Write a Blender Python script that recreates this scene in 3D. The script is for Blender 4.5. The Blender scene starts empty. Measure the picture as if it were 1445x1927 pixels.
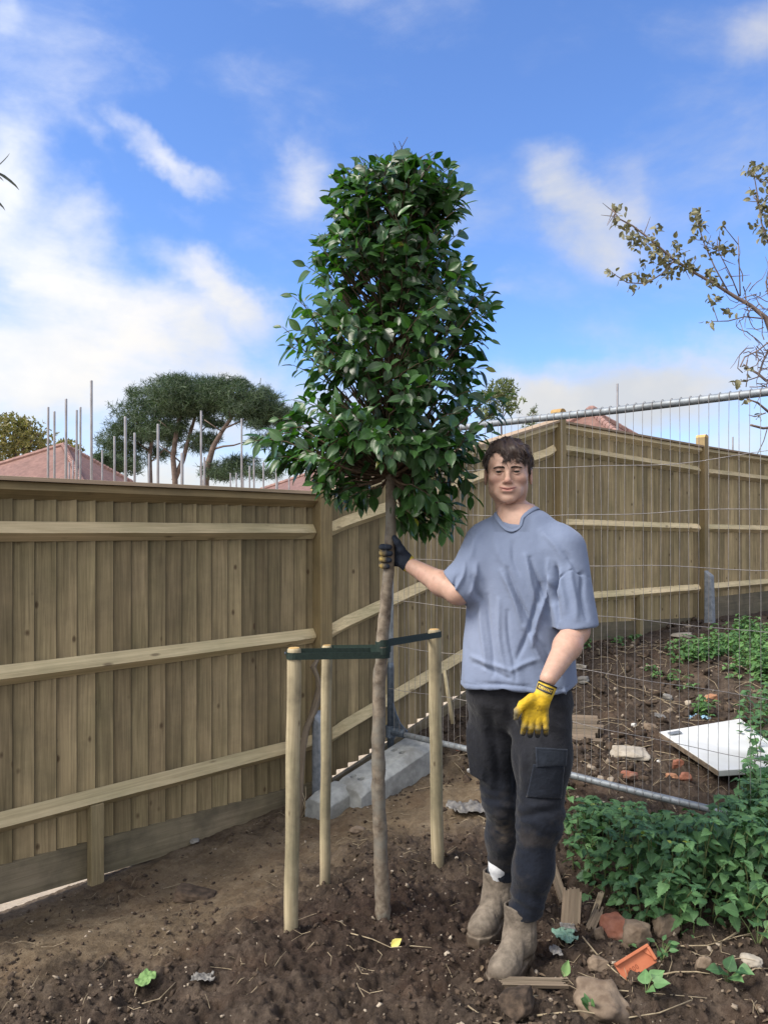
import bpy, math, random
import numpy as np
from mathutils import Vector, Matrix
random.seed(7); RNG = np.random.default_rng(11)
scene = bpy.context.scene
col = scene.collection

# ---------------------------------------------------------------- camera
FPX, CX, HY = 1450.0, 722.5, 1001.0          # focal length (photo pixels), optical axis, horizon row
CAMZ = 1.5
cam = bpy.data.cameras.new("camera"); cam_o = bpy.data.objects.new("camera", cam); col.objects.link(cam_o)
cam.sensor_fit = 'VERTICAL'; cam.sensor_height = 24.0; cam.lens = FPX / 1927.0 * 24.0
cam.shift_y = (HY - 963.5) / 1927.0
cam.clip_start = 0.05; cam.clip_end = 3000
cam_o.location = (0, 0, CAMZ); cam_o.rotation_euler = (math.radians(90), 0, 0)
scene.camera = cam_o

# ---------------------------------------------------------------- view, sun, sky
scene.view_settings.view_transform = 'Standard'; scene.view_settings.look = 'None'
scene.view_settings.gamma = 1.0; scene.view_settings.exposure = 0.62
SUN_EL, SUN_AZ = math.radians(46), math.radians(-112)    # azimuth measured from +Y towards +X
sd = bpy.data.lights.new("sun", 'SUN'); sd.energy = 3.3; sd.angle = math.radians(24); sd.color = (1.0, 0.93, 0.82)
so = bpy.data.objects.new("sun", sd); col.objects.link(so)
sdir = Vector((math.cos(SUN_EL) * math.sin(SUN_AZ), math.cos(SUN_EL) * math.cos(SUN_AZ), math.sin(SUN_EL)))
so.rotation_euler = (-sdir).to_track_quat('-Z', 'Y').to_euler(); so.location = sdir * 50

world = bpy.data.worlds.new("World"); scene.world = world; world.use_nodes = True
def build_world():
    nt = world.node_tree; N = nt.nodes; L = nt.links; N.clear()
    out = N.new('ShaderNodeOutputWorld'); bg = N.new('ShaderNodeBackground'); L.new(bg.outputs[0], out.inputs[0])
    sky = N.new('ShaderNodeTexSky'); sky.sky_type = 'NISHITA'; sky.sun_disc = False
    sky.sun_elevation = SUN_EL; sky.sun_rotation = SUN_AZ; sky.ozone_density = 2.5; sky.air_density = 1.0; sky.dust_density = 0.4
    tc = N.new('ShaderNodeTexCoord')
    def M(op, a, b=None, c=None, clamp=False):
        n = N.new('ShaderNodeMath'); n.operation = op; n.use_clamp = clamp
        for i, v in enumerate((a, b, c)):
            if v is None: continue
            if isinstance(v, (int, float)): n.inputs[i].default_value = v
            else: L.new(v, n.inputs[i])
        return n.outputs[0]
    sep = N.new('ShaderNodeSeparateXYZ'); L.new(tc.outputs['Generated'], sep.inputs[0])
    x, y, z = sep.outputs
    az = M('ARCTAN2', x, y); el = M('ARCSINE', z)
    def noise(scale, detail, rough, dist=0.0, vec=None):
        n = N.new('ShaderNodeTexNoise'); n.inputs['Scale'].default_value = scale; n.inputs['Detail'].default_value = detail
        n.inputs['Roughness'].default_value = rough; n.inputs['Distortion'].default_value = dist
        L.new(vec if vec is not None else tc.outputs['Generated'], n.inputs['Vector']); return n
    # stretch the noise a little along the horizon and tilt it, so the clouds are windblown
    mp = N.new('ShaderNodeMapping'); mp.inputs['Rotation'].default_value = (0, math.radians(-32), 0); mp.inputs['Scale'].default_value = (0.62, 0.8, 1.35)
    L.new(tc.outputs['Generated'], mp.inputs[0])
    n1 = noise(5.0, 9, 0.56, 0.35, mp.outputs[0]); n2 = noise(15.0, 7, 0.6, 0.3, mp.outputs[0]); n3 = noise(6.0, 5, 0.55, 0.0)
    # position in the sky, wobbled by noise
    w = noise(7.0, 5, 0.6)
    ws = N.new('ShaderNodeSeparateXYZ'); L.new(w.outputs['Color'], ws.inputs[0])
    azw = M('ADD', az, M('MULTIPLY', M('SUBTRACT', ws.outputs[0], 0.5), 0.14))
    elw = M('ADD', el, M('MULTIPLY', M('SUBTRACT', ws.outputs[1], 0.5), 0.12))
    cmb = N.new('ShaderNodeCombineXYZ'); L.new(azw, cmb.inputs[0]); L.new(elw, cmb.inputs[1])
    blobs = [(20,370,120,150,20,1.0),(110,520,190,130,40,1.1),(60,660,230,140,0,1.15),(240,610,240,100,25,1.0),(400,555,190,60,38,1.05),
             (470,620,110,70,30,.7),(200,730,300,70,5,.75),(310,305,120,34,25,.85),(190,275,90,32,45,.5),(320,385,70,32,25,.45),(560,335,95,60,-40,.55),
             (490,350,50,24,60,.3),(1060,345,120,70,40,.8),(1110,450,150,80,60,.7),(1150,400,60,120,10,.5),(960,560,110,40,-25,.6),(1120,640,130,50,10,.5),(880,440,60,40,0,.2),(1040,550,140,70,10,.45),(1160,330,60,50,0,.25),(1180,600,90,50,20,.3),(965,515,50,22,-15,.5),
             (1240,745,300,95,-10,1.05),(1050,790,220,90,0,1.0),(1180,720,160,60,-12,.8),(1400,70,70,55,0,.5),(15,30,60,55,0,.45),(30,210,50,40,30,.35),(720,900,1300,110,0,.8),
             (600,760,220,90,0,.6),(1400,850,260,120,0,.7),(400,790,330,90,0,.9),(150,430,150,120,30,1.0),(360,620,170,90,30,1.0),(440,700,120,50,10,.8),(980,760,220,60,0,.6),(640,250,80,30,20,.15)]
    acc = None
    for (px, py, rx, ry, rot, s) in blobs:
        a = math.atan((px - CX) / FPX); e = math.atan((HY - py) / FPX * math.cos(a))
        m = N.new('ShaderNodeMapping'); m.vector_type = 'TEXTURE'
        m.inputs['Location'].default_value = (a, e, 0); m.inputs['Rotation'].default_value = (0, 0, math.radians(-rot))
        m.inputs['Scale'].default_value = (rx / FPX * 1.25, ry / FPX * 1.25, 1)
        L.new(cmb.outputs[0], m.inputs[0])
        ln = N.new('ShaderNodeVectorMath'); ln.operation = 'LENGTH'; L.new(m.outputs[0], ln.inputs[0])
        r = N.new('ShaderNodeMapRange'); r.interpolation_type = 'SMOOTHSTEP'
        r.inputs['From Min'].default_value = 1.25; r.inputs['From Max'].default_value = 0.0
        r.inputs['To Min'].default_value = 0.0; r.inputs['To Max'].default_value = s
        L.new(ln.outputs['Value'], r.inputs['Value'])
        acc = r.outputs[0] if acc is None else M('SMOOTH_MAX', acc, r.outputs[0], 0.25)
    # unseen sky behind and above the photographer: bright cloud added as fill light
    back = N.new('ShaderNodeMapRange'); back.interpolation_type = 'SMOOTHSTEP'
    back.inputs['From Min'].default_value = 0.45; back.inputs['From Max'].default_value = -0.35
    back.inputs['To Min'].default_value = 0.0; back.inputs['To Max'].default_value = 1.0; L.new(y, back.inputs['Value'])
    acc = M('MAXIMUM', acc, M('MULTIPLY', back.outputs[0], 1.0))
    nn = M('ADD', M('MULTIPLY', n1.outputs['Fac'], 0.75), M('MULTIPLY', n2.outputs['Fac'], 0.25))
    dens = M('ADD', acc, M('MULTIPLY', M('SUBTRACT', nn, 0.5), 2.1))
    r = N.new('ShaderNodeMapRange'); r.interpolation_type = 'SMOOTHSTEP'
    r.inputs['From Min'].default_value = 0.08; r.inputs['From Max'].default_value = 1.12; r.inputs['To Max'].default_value = 0.97; L.new(dens, r.inputs['Value'])
    # cloud colour: cream white, grey where thick and low
    cr = N.new('ShaderNodeValToRGB'); e0, e1 = cr.color_ramp.elements
    e0.position = 0.36; e0.color = CLOUD_DARK; e1.position = 0.62; e1.color = CLOUD_LIT
    L.new(M('ADD', n3.outputs['Fac'], M('MULTIPLY', M('SUBTRACT', n2.outputs['Fac'], 0.5), 0.35)), cr.inputs[0])
    # brighter towards the sun (left), plus an added fill boost behind the photographer
    dt = N.new('ShaderNodeVectorMath'); dt.operation = 'DOT_PRODUCT'; dt.inputs[1].default_value = sdir; L.new(tc.outputs['Generated'], dt.inputs[0])
    g = N.new('ShaderNodeMapRange'); g.inputs['From Min'].default_value = -0.1; g.inputs['From Max'].default_value = 0.95
    g.inputs['To Min'].default_value = 0.72; g.inputs['To Max'].default_value = 1.5; L.new(dt.outputs['Value'], g.inputs['Value'])
    br = M('MULTIPLY', g.outputs[0], M('ADD', 1.0, M('MULTIPLY', back.outputs[0], BACK_BOOST)))
    cs = N.new('ShaderNodeVectorMath'); cs.operation = 'SCALE'; L.new(cr.outputs[0], cs.inputs[0]); L.new(br, cs.inputs['Scale'])
    ss = N.new('ShaderNodeVectorMath'); ss.operation = 'MULTIPLY'; L.new(sky.outputs[0], ss.inputs[0]); ss.inputs[1].default_value = SKY_TINT
    mx = N.new('ShaderNodeMix'); mx.data_type = 'RGBA'; L.new(r.outputs[0], mx.inputs['Factor']); L.new(ss.outputs[0], mx.inputs['A']); L.new(cs.outputs[0], mx.inputs['B'])
    L.new(mx.outputs['Result'], bg.inputs[0]); bg.inputs[1].default_value = 0.1
SKY_TINT = (1.0, 1.24, 1.68)
CLOUD_DARK = (6.3, 6.5, 6.8, 1); CLOUD_LIT = (7.6, 7.4, 7.1, 1); BACK_BOOST = 0.15
build_world()

# ---------------------------------------------------------------- helpers
def P(px, py, d): return Vector(((px - CX) / FPX * d, d, CAMZ + (HY - py) / FPX * d))
def tag(o, label=None, cat=None, group=None, kind=None):
    if label: o['label'] = label
    if cat: o['category'] = cat
    if group: o['group'] = group
    if kind: o['kind'] = kind
    return o
def empty(name, loc, label, cat, group=None):
    o = bpy.data.objects.new(name, None); o.empty_display_size = 0.1; col.objects.link(o); o.location = loc
    return tag(o, label, cat, group)
def root_loc(o):
    while o.parent is not None: o = o.parent
    return Vector(o.location)
def link_mesh(name, V, F, mat, parent=None, smooth=False, attrs=None, origin=None):
    """V world-space numpy (n,3); F list of tuples or numpy (m,k)."""
    V = np.asarray(V, dtype=np.float64)
    if parent is not None: org = np.array(root_loc(parent))
    elif origin is not None: org = np.array(origin, dtype=float)
    else:
        mn, mx = V.min(0), V.max(0); org = np.array([(mn[0]+mx[0])/2, (mn[1]+mx[1])/2, mn[2]])
    me = bpy.data.meshes.new(name)
    if isinstance(F, np.ndarray):
        n, k = F.shape
        me.vertices.add(len(V)); me.vertices.foreach_set('co', (V - org).astype(np.float32).ravel())
        me.loops.add(n * k); me.loops.foreach_set('vertex_index', F.astype(np.int32).ravel())
        me.polygons.add(n); me.polygons.foreach_set('loop_start', np.arange(0, n*k, k, dtype=np.int32))
        me.update(calc_edges=True)
    else:
        me.from_pydata([tuple(v) for v in (V - org)], [], F)
    me.validate()
    if smooth: me.polygons.foreach_set('use_smooth', np.ones(len(me.polygons), dtype=bool))
    if attrs:
        for an, (typ, data) in attrs.items():
            a = me.attributes.new(an, typ, 'POINT')
            data = np.asarray(data, dtype=np.float32)
            key = {'FLOAT': 'value', 'FLOAT_VECTOR': 'vector', 'FLOAT_COLOR': 'color'}[typ]
            a.data.foreach_set(key, data.ravel())
    if mat is not None: me.materials.append(mat)
    me.update()
    o = bpy.data.objects.new(name, me); col.objects.link(o)
    if parent is not None: o.parent = parent
    else: o.location = Vector(org)
    return o

class MB:
    """collects shapes in world space; gc = grain coordinates, tint = random per piece"""
    def __init__(s): s.v = []; s.f = []; s.gc = []; s.t = []
    def add(s, V, F, gc=None, tint=None):
        n = len(s.v); t = random.random() if tint is None else tint
        s.v += [tuple(v) for v in V]; s.f += [tuple(i + n for i in f) for f in F]
        if gc is None: gc = [(v[0], v[2], v[1]) for v in V]
        s.gc += [(g[0] + 7.3*t, g[1] + 13.1*t, g[2] + 3.7*t) for g in gc]; s.t += [t] * len(V)
    def hexa(s, c8, tint=None):
        c8 = [Vector(c) for c in c8]
        ax = [(c8[1]-c8[0]), (c8[3]-c8[0]), (c8[4]-c8[0])]
        L = [a.length for a in ax]; k = L.index(max(L)); al = ax[k].normalized()
        o = [ax[i].normalized() for i in range(3) if i != k]
        gc = [((c-c8[0]).dot(o[0]), (c-c8[0]).dot(al), (c-c8[0]).dot(o[1])) for c in c8]
        s.add(c8, [(0,3,2,1),(4,5,6,7),(0,1,5,4),(1,2,6,5),(2,3,7,6),(3,0,4,7)], gc, tint)
    def box(s, c, ax, ay, az, tint=None):
        c = Vector(c); ax, ay, az = Vector(ax), Vector(ay), Vector(az)
        s.hexa([c-ax-ay-az, c+ax-ay-az, c+ax+ay-az, c-ax+ay-az, c-ax-ay+az, c+ax-ay+az, c+ax+ay+az, c-ax+ay+az], tint)
    def sweep(s, sec0, sec1, tint=None):
        """prism between two matching section polygons"""
        n = len(sec0); V = [Vector(v) for v in sec0] + [Vector(v) for v in sec1]
        F = [(i, (i+1) % n, n+(i+1) % n, n+i) for i in range(n)] + [tuple(range(n))[::-1], tuple(range(n, 2*n))]
        al = (V[n]-V[0]).normalized(); up = Vector((0, 0, 1)) if abs(al.z) < .8 else Vector((1, 0, 0))
        o1 = al.cross(up).normalized(); o2 = al.cross(o1)
        gc = [((v-V[0]).dot(o1), (v-V[0]).dot(al), (v-V[0]).dot(o2)) for v in V]
        s.add(V, F, gc, tint)
    def tube(s, pts, rad, n=8, tint=None, caps=True, jitter=0.0):
        pts = [Vector(p) for p in pts]
        if isinstance(rad, (int, float)): rad = [rad] * len(pts)
        V = []; gc = []; run = 0; prev = None
        for i, p in enumerate(pts):
            d = (pts[min(i+1, len(pts)-1)] - pts[max(i-1, 0)]).normalized()
            if prev is None:
                u = d.cross(Vector((0, 0, 1)) if abs(d.z) < .9 else Vector((1, 0, 0))).normalized()
            else: u = (prev - d * prev.dot(d)).normalized()
            w = d.cross(u); prev = u
            if i: run += (p - pts[i-1]).length
            for k in range(n):
                a = 2*math.pi*k/n; r = rad[i] * (1 + (random.uniform(-jitter, jitter) if jitter else 0))
                V.append(p + u*(r*math.cos(a)) + w*(r*math.sin(a))); gc.append((r*math.cos(a), run, r*math.sin(a)))
        F = []
        for i in range(len(pts)-1):
            for k in range(n):
                a = i*n+k; b = i*n+(k+1) % n; F.append((a, b, b+n, a+n))
        if caps: F.append(tuple(range(n))[::-1]); m = (len(pts)-1)*n; F.append(tuple(range(m, m+n)))
        s.add(V, F, gc, tint)
    def build(s, name, mat, parent=None, smooth=False, origin=None):
        return link_mesh(name, s.v, s.f, mat, parent, smooth, {'gc': ('FLOAT_VECTOR', s.gc), 'tint': ('FLOAT', s.t)}, origin)

def bevel(o, w=0.004, seg=2):
    m = o.modifiers.new('bevel', 'BEVEL'); m.width = w; m.segments = seg; m.limit_method = 'ANGLE'; return o
# --- numpy noise
def _h(i, j, k, seed):
    n = (i.astype(np.int64)*374761393 + j.astype(np.int64)*668265263 + k.astype(np.int64)*2147483647 + seed*1274126177) & 0xffffffff
    n = ((n ^ (n >> 13)) * 1274126177) & 0xffffffff
    n = (n ^ (n >> 16)) & 0xffffff
    return n / float(0xffffff)
def vnoise(x, y, z, seed=0):
    x, y, z = np.broadcast_arrays(x, y, z)
    i, j, k = np.floor(x), np.floor(y), np.floor(z); fx, fy, fz = x-i, y-j, z-k
    fx = fx*fx*fx*(fx*(fx*6-15)+10); fy = fy*fy*fy*(fy*(fy*6-15)+10); fz = fz*fz*fz*(fz*(fz*6-15)+10)
    r = 0
    for a in (0, 1):
        for b in (0, 1):
            for c in (0, 1):
                r = r + _h(i+a, j+b, k+c, seed) * (fx if a else 1-fx) * (fy if b else 1-fy) * (fz if c else 1-fz)
    return r * 2 - 1
def fbm(x, y, z, oct=4, seed=0, gain=.5):
    r = 0; a = 1; t = 0
    for o in range(oct):
        r = r + a * vnoise(x, y, z, seed + o*17); t += a; a *= gain; x, y, z = x*2.03, y*2.03, z*2.03
    return r / t
# --- SDF tools
def smin(a, b, k):
    h = np.maximum(k - np.abs(a-b), 0) / k; return np.minimum(a, b) - h*h*k*.25
def smax(a, b, k): return -smin(-a, -b, k)
def cone(X, Y, Z, a, b, ra, rb=None, flat=None):
    rb = ra if rb is None else rb
    ax, ay, az = a; dx, dy, dz = b[0]-ax, b[1]-ay, b[2]-az; L = dx*dx+dy*dy+dz*dz
    t = np.clip(((X-ax)*dx+(Y-ay)*dy+(Z-az)*dz)/L, 0, 1)
    return np.sqrt((X-ax-t*dx)**2+(Y-ay-t*dy)**2+(Z-az-t*dz)**2) - (ra+(rb-ra)*t)
def ell(X, Y, Z, c, r):
    q = np.sqrt(((X-c[0])/r[0])**2+((Y-c[1])/r[1])**2+((Z-c[2])/r[2])**2)
    q2 = np.sqrt(((X-c[0])/r[0]**2)**2+((Y-c[1])/r[1]**2)**2+((Z-c[2])/r[2]**2)**2)
    return q*(q-1)/np.maximum(q2, 1e-6)
def chain(X, Y, Z, pts, rads, k=.01):
    d = None
    for i in range(len(pts)-1):
        c = cone(X, Y, Z, pts[i], pts[i+1], rads[i], rads[i+1]); d = c if d is None else smin(d, c, k)
    return d
def surfnet(f, lo, hi, h):
    lo = np.array(lo, float); hi = np.array(hi, float); n = np.ceil((hi-lo)/h).astype(int)+1
    X = (lo[0]+h*np.arange(n[0])).reshape(-1, 1, 1); Y = (lo[1]+h*np.arange(n[1])).reshape(1, -1, 1); Z = (lo[2]+h*np.arange(n[2])).reshape(1, 1, -1)
    V = np.ascontiguousarray(np.broadcast_to(f(X, Y, Z), tuple(n)).astype(np.float32)); S = V < 0
    cnt = np.zeros((n[0]-1, n[1]-1, n[2]-1), np.int8)
    cs = [(a, b, c) for a in (0, 1) for b in (0, 1) for c in (0, 1)]
    for a, b, c in cs: cnt += S[a:n[0]-1+a, b:n[1]-1+b, c:n[2]-1+c]
    act = (cnt > 0) & (cnt < 8); idx = np.argwhere(act); ids = -np.ones(cnt.shape, np.int64); ids[act] = np.arange(len(idx))
    acc = np.zeros((len(idx), 3)); num = np.zeros(len(idx))
    cv = {c: V[idx[:, 0]+c[0], idx[:, 1]+c[1], idx[:, 2]+c[2]] for c in cs}
    for c in cs:
        for ax in range(3):
            if c[ax]: continue
            e = list(c); e[ax] = 1; e = tuple(e); va, vb = cv[c], cv[e]; m = (va < 0) != (vb < 0)
            t = np.where(m, va/np.where(m, va-vb, 1), 0)
            p = np.tile(np.array(c, float), (len(idx), 1)); p[:, ax] = t
            acc[m] += p[m]; num[m] += 1
    verts = lo + h*(idx + acc/num[:, None])
    quads = []
    for ax in range(3):
        o = [0, 0, 0]; sl0 = [slice(1, n[0]-1), slice(1, n[1]-1), slice(1, n[2]-1)]; sl0[ax] = slice(0, n[ax]-1)
        sl1 = list(sl0); sl1[ax] = slice(1, n[ax])
        A = S[tuple(sl0)]; B = S[tuple(sl1)]; ch = np.argwhere(A != B); ins = A[tuple(ch.T)]
        off = np.array([1, 1, 1]); off[ax] = 0; ch = ch + off
        u, w = [i for i in range(3) if i != ax]
        def q(du, dw):
            d = ch.copy(); d[:, u] -= du; d[:, w] -= dw; return ids[d[:, 0], d[:, 1], d[:, 2]]
        a, b, c, d = q(1, 1), q(0, 1), q(0, 0), q(1, 0)
        Q = np.stack([a, b, c, d], 1)
        flip = ins if ax != 1 else ~ins
        Q[~flip] = Q[~flip][:, ::-1]; quads.append(Q)
    return verts, np.concatenate(quads)
def vnormals(V, F):
    a, b, c, d = (V[F[:, i]] for i in range(4)); n = np.cross(c-a, d-b); N = np.zeros_like(V)
    for i in range(4): np.add.at(N, F[:, i], n)
    return N/np.maximum(np.linalg.norm(N, axis=1), 1e-9)[:, None]
def join(parts):
    Vs, Fs, n = [], [], 0
    for V, F in parts: Vs.append(V); Fs.append(F+n); n += len(V)
    return np.concatenate(Vs), np.concatenate(Fs)

# --- instanced templates (leaves, clods) baked into one numpy mesh
def frames(axis, nrm):
    a = axis/np.linalg.norm(axis, axis=1)[:, None]; s = np.cross(nrm, a); s /= np.maximum(np.linalg.norm(s, axis=1), 1e-6)[:, None]
    n = np.cross(a, s); return np.stack([s, a, n], 2)        # columns: side, along, normal
def scatter(name, tv, tf, pos, R, S, mat, parent=None, smooth=True, tint=None, origin=None):
    tv = np.asarray(tv, float); tf = np.asarray(tf); N = len(pos); k = len(tv)
    S = np.asarray(S, float); S = S[:, None, None] if S.ndim == 1 else S[:, None, :]
    V = np.einsum('nij,nkj->nki', R, tv[None]*S) + pos[:, None, :]
    F = (tf[None]+(np.arange(N)*k)[:, None, None]).reshape(-1, tf.shape[1])
    t = RNG.random(N) if tint is None else tint
    uv = np.tile(tv, (N, 1))
    return link_mesh(name, V.reshape(-1, 3), F, mat, parent, smooth, {'tint': ('FLOAT', np.repeat(t, k)), 'gc': ('FLOAT_VECTOR', uv)}, origin)
def leaf_tmpl(prof, fold=.25, curl=.25, serr=0):
    """prof: list of (along, halfwidth); returns quads only (tip/base are tiny)"""
    V = []; F = []
    for i, (t, w) in enumerate(prof):
        z = -curl*t*t
        for sx in (-1, -.5, 0, .5, 1):
            ww = w
            if serr and abs(sx) == 1 and i % 2: ww = w*(1-serr)
            zz = z + fold*abs(sx)*w + (0.02*math.sin(9*t) if abs(sx) == 1 else 0)
            V.append((sx*ww, t - (0.05 if (serr and abs(sx) == 1 and i % 2) else 0), zz))
    for i in range(len(prof)-1):
        for k in range(4): a = i*5+k; F.append((a, a+1, a+6, a+5))
    return V, F

# ---------------------------------------------------------------- materials
def mat_new(name):
    m = bpy.data.materials.new(name); m.use_nodes = True; nt = m.node_tree; nt.nodes.clear()
    o = nt.nodes.new('ShaderNodeOutputMaterial'); b = nt.nodes.new('ShaderNodeBsdfPrincipled'); nt.links.new(b.outputs[0], o.inputs[0])
    return m, nt, b, o
def n_attr(nt, name):
    a = nt.nodes.new('ShaderNodeAttribute'); a.attribute_name = name; return a
def n_noise(nt, vec, scale, detail=4, rough=.55, dist=0.0):
    n = nt.nodes.new('ShaderNodeTexNoise'); n.inputs['Scale'].default_value = scale; n.inputs['Detail'].default_value = detail
    n.inputs['Roughness'].default_value = rough; n.inputs['Distortion'].default_value = dist
    if vec is not None: nt.links.new(vec, n.inputs['Vector'])
    return n.outputs['Fac']
def n_map(nt, vec, scale):
    m = nt.nodes.new('ShaderNodeMapping'); m.inputs['Scale'].default_value = scale; nt.links.new(vec, m.inputs[0]); return m.outputs[0]
def n_ramp(nt, fac, stops):
    r = nt.nodes.new('ShaderNodeValToRGB'); els = r.color_ramp.elements
    while len(els) < len(stops): els.new(.5)
    for e, (p, c) in zip(els, stops): e.position = p; e.color = (c[0], c[1], c[2], 1) if not isinstance(c, (int, float)) else (c, c, c, 1)
    nt.links.new(fac, r.inputs[0]); return r.outputs[0]
def n_mix(nt, fac, a, b, mode='MIX'):
    m = nt.nodes.new('ShaderNodeMix'); m.data_type = 'RGBA'; m.blend_type = mode
    for key, v in (('Factor', fac), ('A', a), ('B', b)):
        s = [i for i in m.inputs if i.name == key and (i.type == 'RGBA' or key == 'Factor') and i.enabled]
        s = s[0] if s else m.inputs[key]
        if isinstance(v, (int, float)): s.default_value = v
        elif isinstance(v, (tuple, list)): s.default_value = (v[0], v[1], v[2], 1)
        else: nt.links.new(v, s)
    return [o for o in m.outputs if o.type == 'RGBA'][0]
def n_math(nt, op, a, b=None, clamp=False):
    n = nt.nodes.new('ShaderNodeMath'); n.operation = op; n.use_clamp = clamp
    for i, v in enumerate((a, b)):
        if v is None: continue
        if isinstance(v, (int, float)): n.inputs[i].default_value = v
        else: nt.links.new(v, n.inputs[i])
    return n.outputs[0]
def n_bump(nt, b, h, strength=.3, dist=.01):
    u = nt.nodes.new('ShaderNodeBump'); u.inputs['Strength'].default_value = strength; u.inputs['Distance'].default_value = dist
    nt.links.new(h, u.inputs['Height']); nt.links.new(u.outputs[0], b.inputs['Normal'])

def mat_wood(name, dark, light, knots=1.0, rough=.8, ks=(9, 3.6, 9), stain=0.0, grain=1.0):
    m, nt, b, o = mat_new(name); gc = n_attr(nt, 'gc').outputs['Vector']; ti = n_attr(nt, 'tint').outputs['Fac']
    g1 = n_noise(nt, n_map(nt, gc, (38*grain, 1.4, 38*grain)), 1.0, 6, .6, 1.2)
    g2 = n_noise(nt, n_map(nt, gc, (160*grain, 4, 160*grain)), 1.0, 3, .6)
    f = n_math(nt, 'ADD', n_math(nt, 'MULTIPLY', g1, .7), n_math(nt, 'MULTIPLY', g2, .3))
    c = n_ramp(nt, f, [(.30, dark), (.68, light)])
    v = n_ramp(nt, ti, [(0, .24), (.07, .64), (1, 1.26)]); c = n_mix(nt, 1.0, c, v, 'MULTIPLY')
    big = n_noise(nt, n_map(nt, gc, (3, 1.5, 3)), 1.0, 3, .5)
    c = n_mix(nt, 1.0, c, n_ramp(nt, big, [(.3, (.78, .8, .74)), (.7, (1.12, 1.08, 1.05))]), 'MULTIPLY')
    if knots:
        vo = nt.nodes.new('ShaderNodeTexVoronoi'); vo.inputs['Scale'].default_value = 1.0; vo.inputs['Randomness'].default_value = 1.0
        nt.links.new(n_map(nt, gc, ks), vo.inputs['Vector'])
        k = n_ramp(nt, n_math(nt, 'ADD', vo.outputs['Distance'], n_math(nt, 'MULTIPLY', n_math(nt, 'SUBTRACT', g1, .5), .12)), [(.05, 1.0), (.12, 0.0)])
        c = n_mix(nt, n_math(nt, 'MULTIPLY', k, .62*knots), c, (.085, .05, .028))
    if stain:
        s = n_noise(nt, n_map(nt, gc, (5, 5, 5)), 1.0, 5, .65)
        c = n_mix(nt, n_math(nt, 'MULTIPLY', n_ramp(nt, s, [(.42, 0.0), (.65, 1.0)]), stain), c, (.055, .05, .04))
    nt.links.new(c, b.inputs['Base Color']); b.inputs['Roughness'].default_value = rough; b.inputs['Specular IOR Level'].default_value = .25
    n_bump(nt, b, f, .35, .004); return m
def mat_simple(name, c1, c2, scale=20, rough=.7, metal=0.0, bump=.2, bdist=.004, detail=5, coords='Object', spec=.4, c3=None):
    m, nt, b, o = mat_new(name); tc = nt.nodes.new('ShaderNodeTexCoord'); v = tc.outputs[coords]
    n = n_noise(nt, v, scale, detail, .6); c = n_ramp(nt, n, [(.35, c1), (.65, c2)])
    if c3 is not None:
        c = n_mix(nt, n_ramp(nt, n_noise(nt, v, scale*.23, 4, .6), [(.48, 0.0), (.62, 1.0)]), c, c3)
    nt.links.new(c, b.inputs['Base Color']); b.inputs['Roughness'].default_value = rough; b.inputs['Metallic'].default_value = metal
    b.inputs['Specular IOR Level'].default_value = spec
    if bump: n_bump(nt, b, n_noise(nt, v, scale*2.2, 6, .65), bump, bdist)
    return m
def mat_leaf(name, dark, light, rough=.35, trans=.25, odd=None, tcol=None, vein=.2):
    m, nt, b, o = mat_new(name); ti = n_attr(nt, 'tint').outputs['Fac']; gc = n_attr(nt, 'gc').outputs['Vector']
    c = n_ramp(nt, ti, [(0, dark), (.8, light)] + ([(.97, light), (1.0, odd)] if odd else []))
    sp = nt.nodes.new('ShaderNodeSeparateXYZ'); nt.links.new(gc, sp.inputs[0])
    mid = n_math(nt, 'ABSOLUTE', sp.outputs[0]); rib = n_ramp(nt, mid, [(.0, 1.0), (.03, 0.0)])
    c = n_mix(nt, n_math(nt, 'MULTIPLY', rib, vein), c, tuple(min(1, x*2.2+.03) for x in light))
    tc = nt.nodes.new('ShaderNodeTexCoord'); mott = n_noise(nt, tc.outputs['Object'], 60, 3, .5)
    c = n_mix(nt, 1.0, c, n_ramp(nt, mott, [(.3, .8), (.7, 1.15)]), 'MULTIPLY')
    nt.links.new(c, b.inputs['Base Color']); b.inputs['Roughness'].default_value = rough; b.inputs['Specular IOR Level'].default_value = .5
    if trans:
        t = nt.nodes.new('ShaderNodeBsdfTranslucent')
        cc = n_mix(nt, 1.0, c, tcol or (1.6, 2.2, .5), 'MULTIPLY'); nt.links.new(cc, t.inputs[0])
        ms = nt.nodes.new('ShaderNodeMixShader'); ms.inputs[0].default_value = trans
        nt.links.new(b.outputs[0], ms.inputs[1]); nt.links.new(t.outputs[0], ms.inputs[2]); nt.links.new(ms.outputs[0], o.inputs[0])
    return m
def mat_vcol(name, rough=.6, sss=0.0, bump=0, bscale=200, spec=.4, noise=.12, nscale=60, sheen=0, bdist=.002):
    m, nt, b, o = mat_new(name); a = n_attr(nt, 'Col').outputs['Color']; tc = nt.nodes.new('ShaderNodeTexCoord')
    nz = n_noise(nt, tc.outputs['Object'], nscale, 5, .6)
    c = n_mix(nt, 1.0, a, n_ramp(nt, nz, [(.3, 1-noise), (.7, 1+noise)]), 'MULTIPLY'); nt.links.new(c, b.inputs['Base Color'])
    b.inputs['Roughness'].default_value = rough; b.inputs['Specular IOR Level'].default_value = spec
    if sss: b.inputs['Subsurface Weight'].default_value = sss; b.inputs['Subsurface Radius'].default_value = (.012, .005, .003); b.inputs['Subsurface Scale'].default_value = 1.0
    if sheen: b.inputs['Sheen Weight'].default_value = sheen
    if bump: n_bump(nt, b, n_noise(nt, tc.outputs['Object'], bscale, 4, .6), bump, bdist)
    return m

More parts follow.
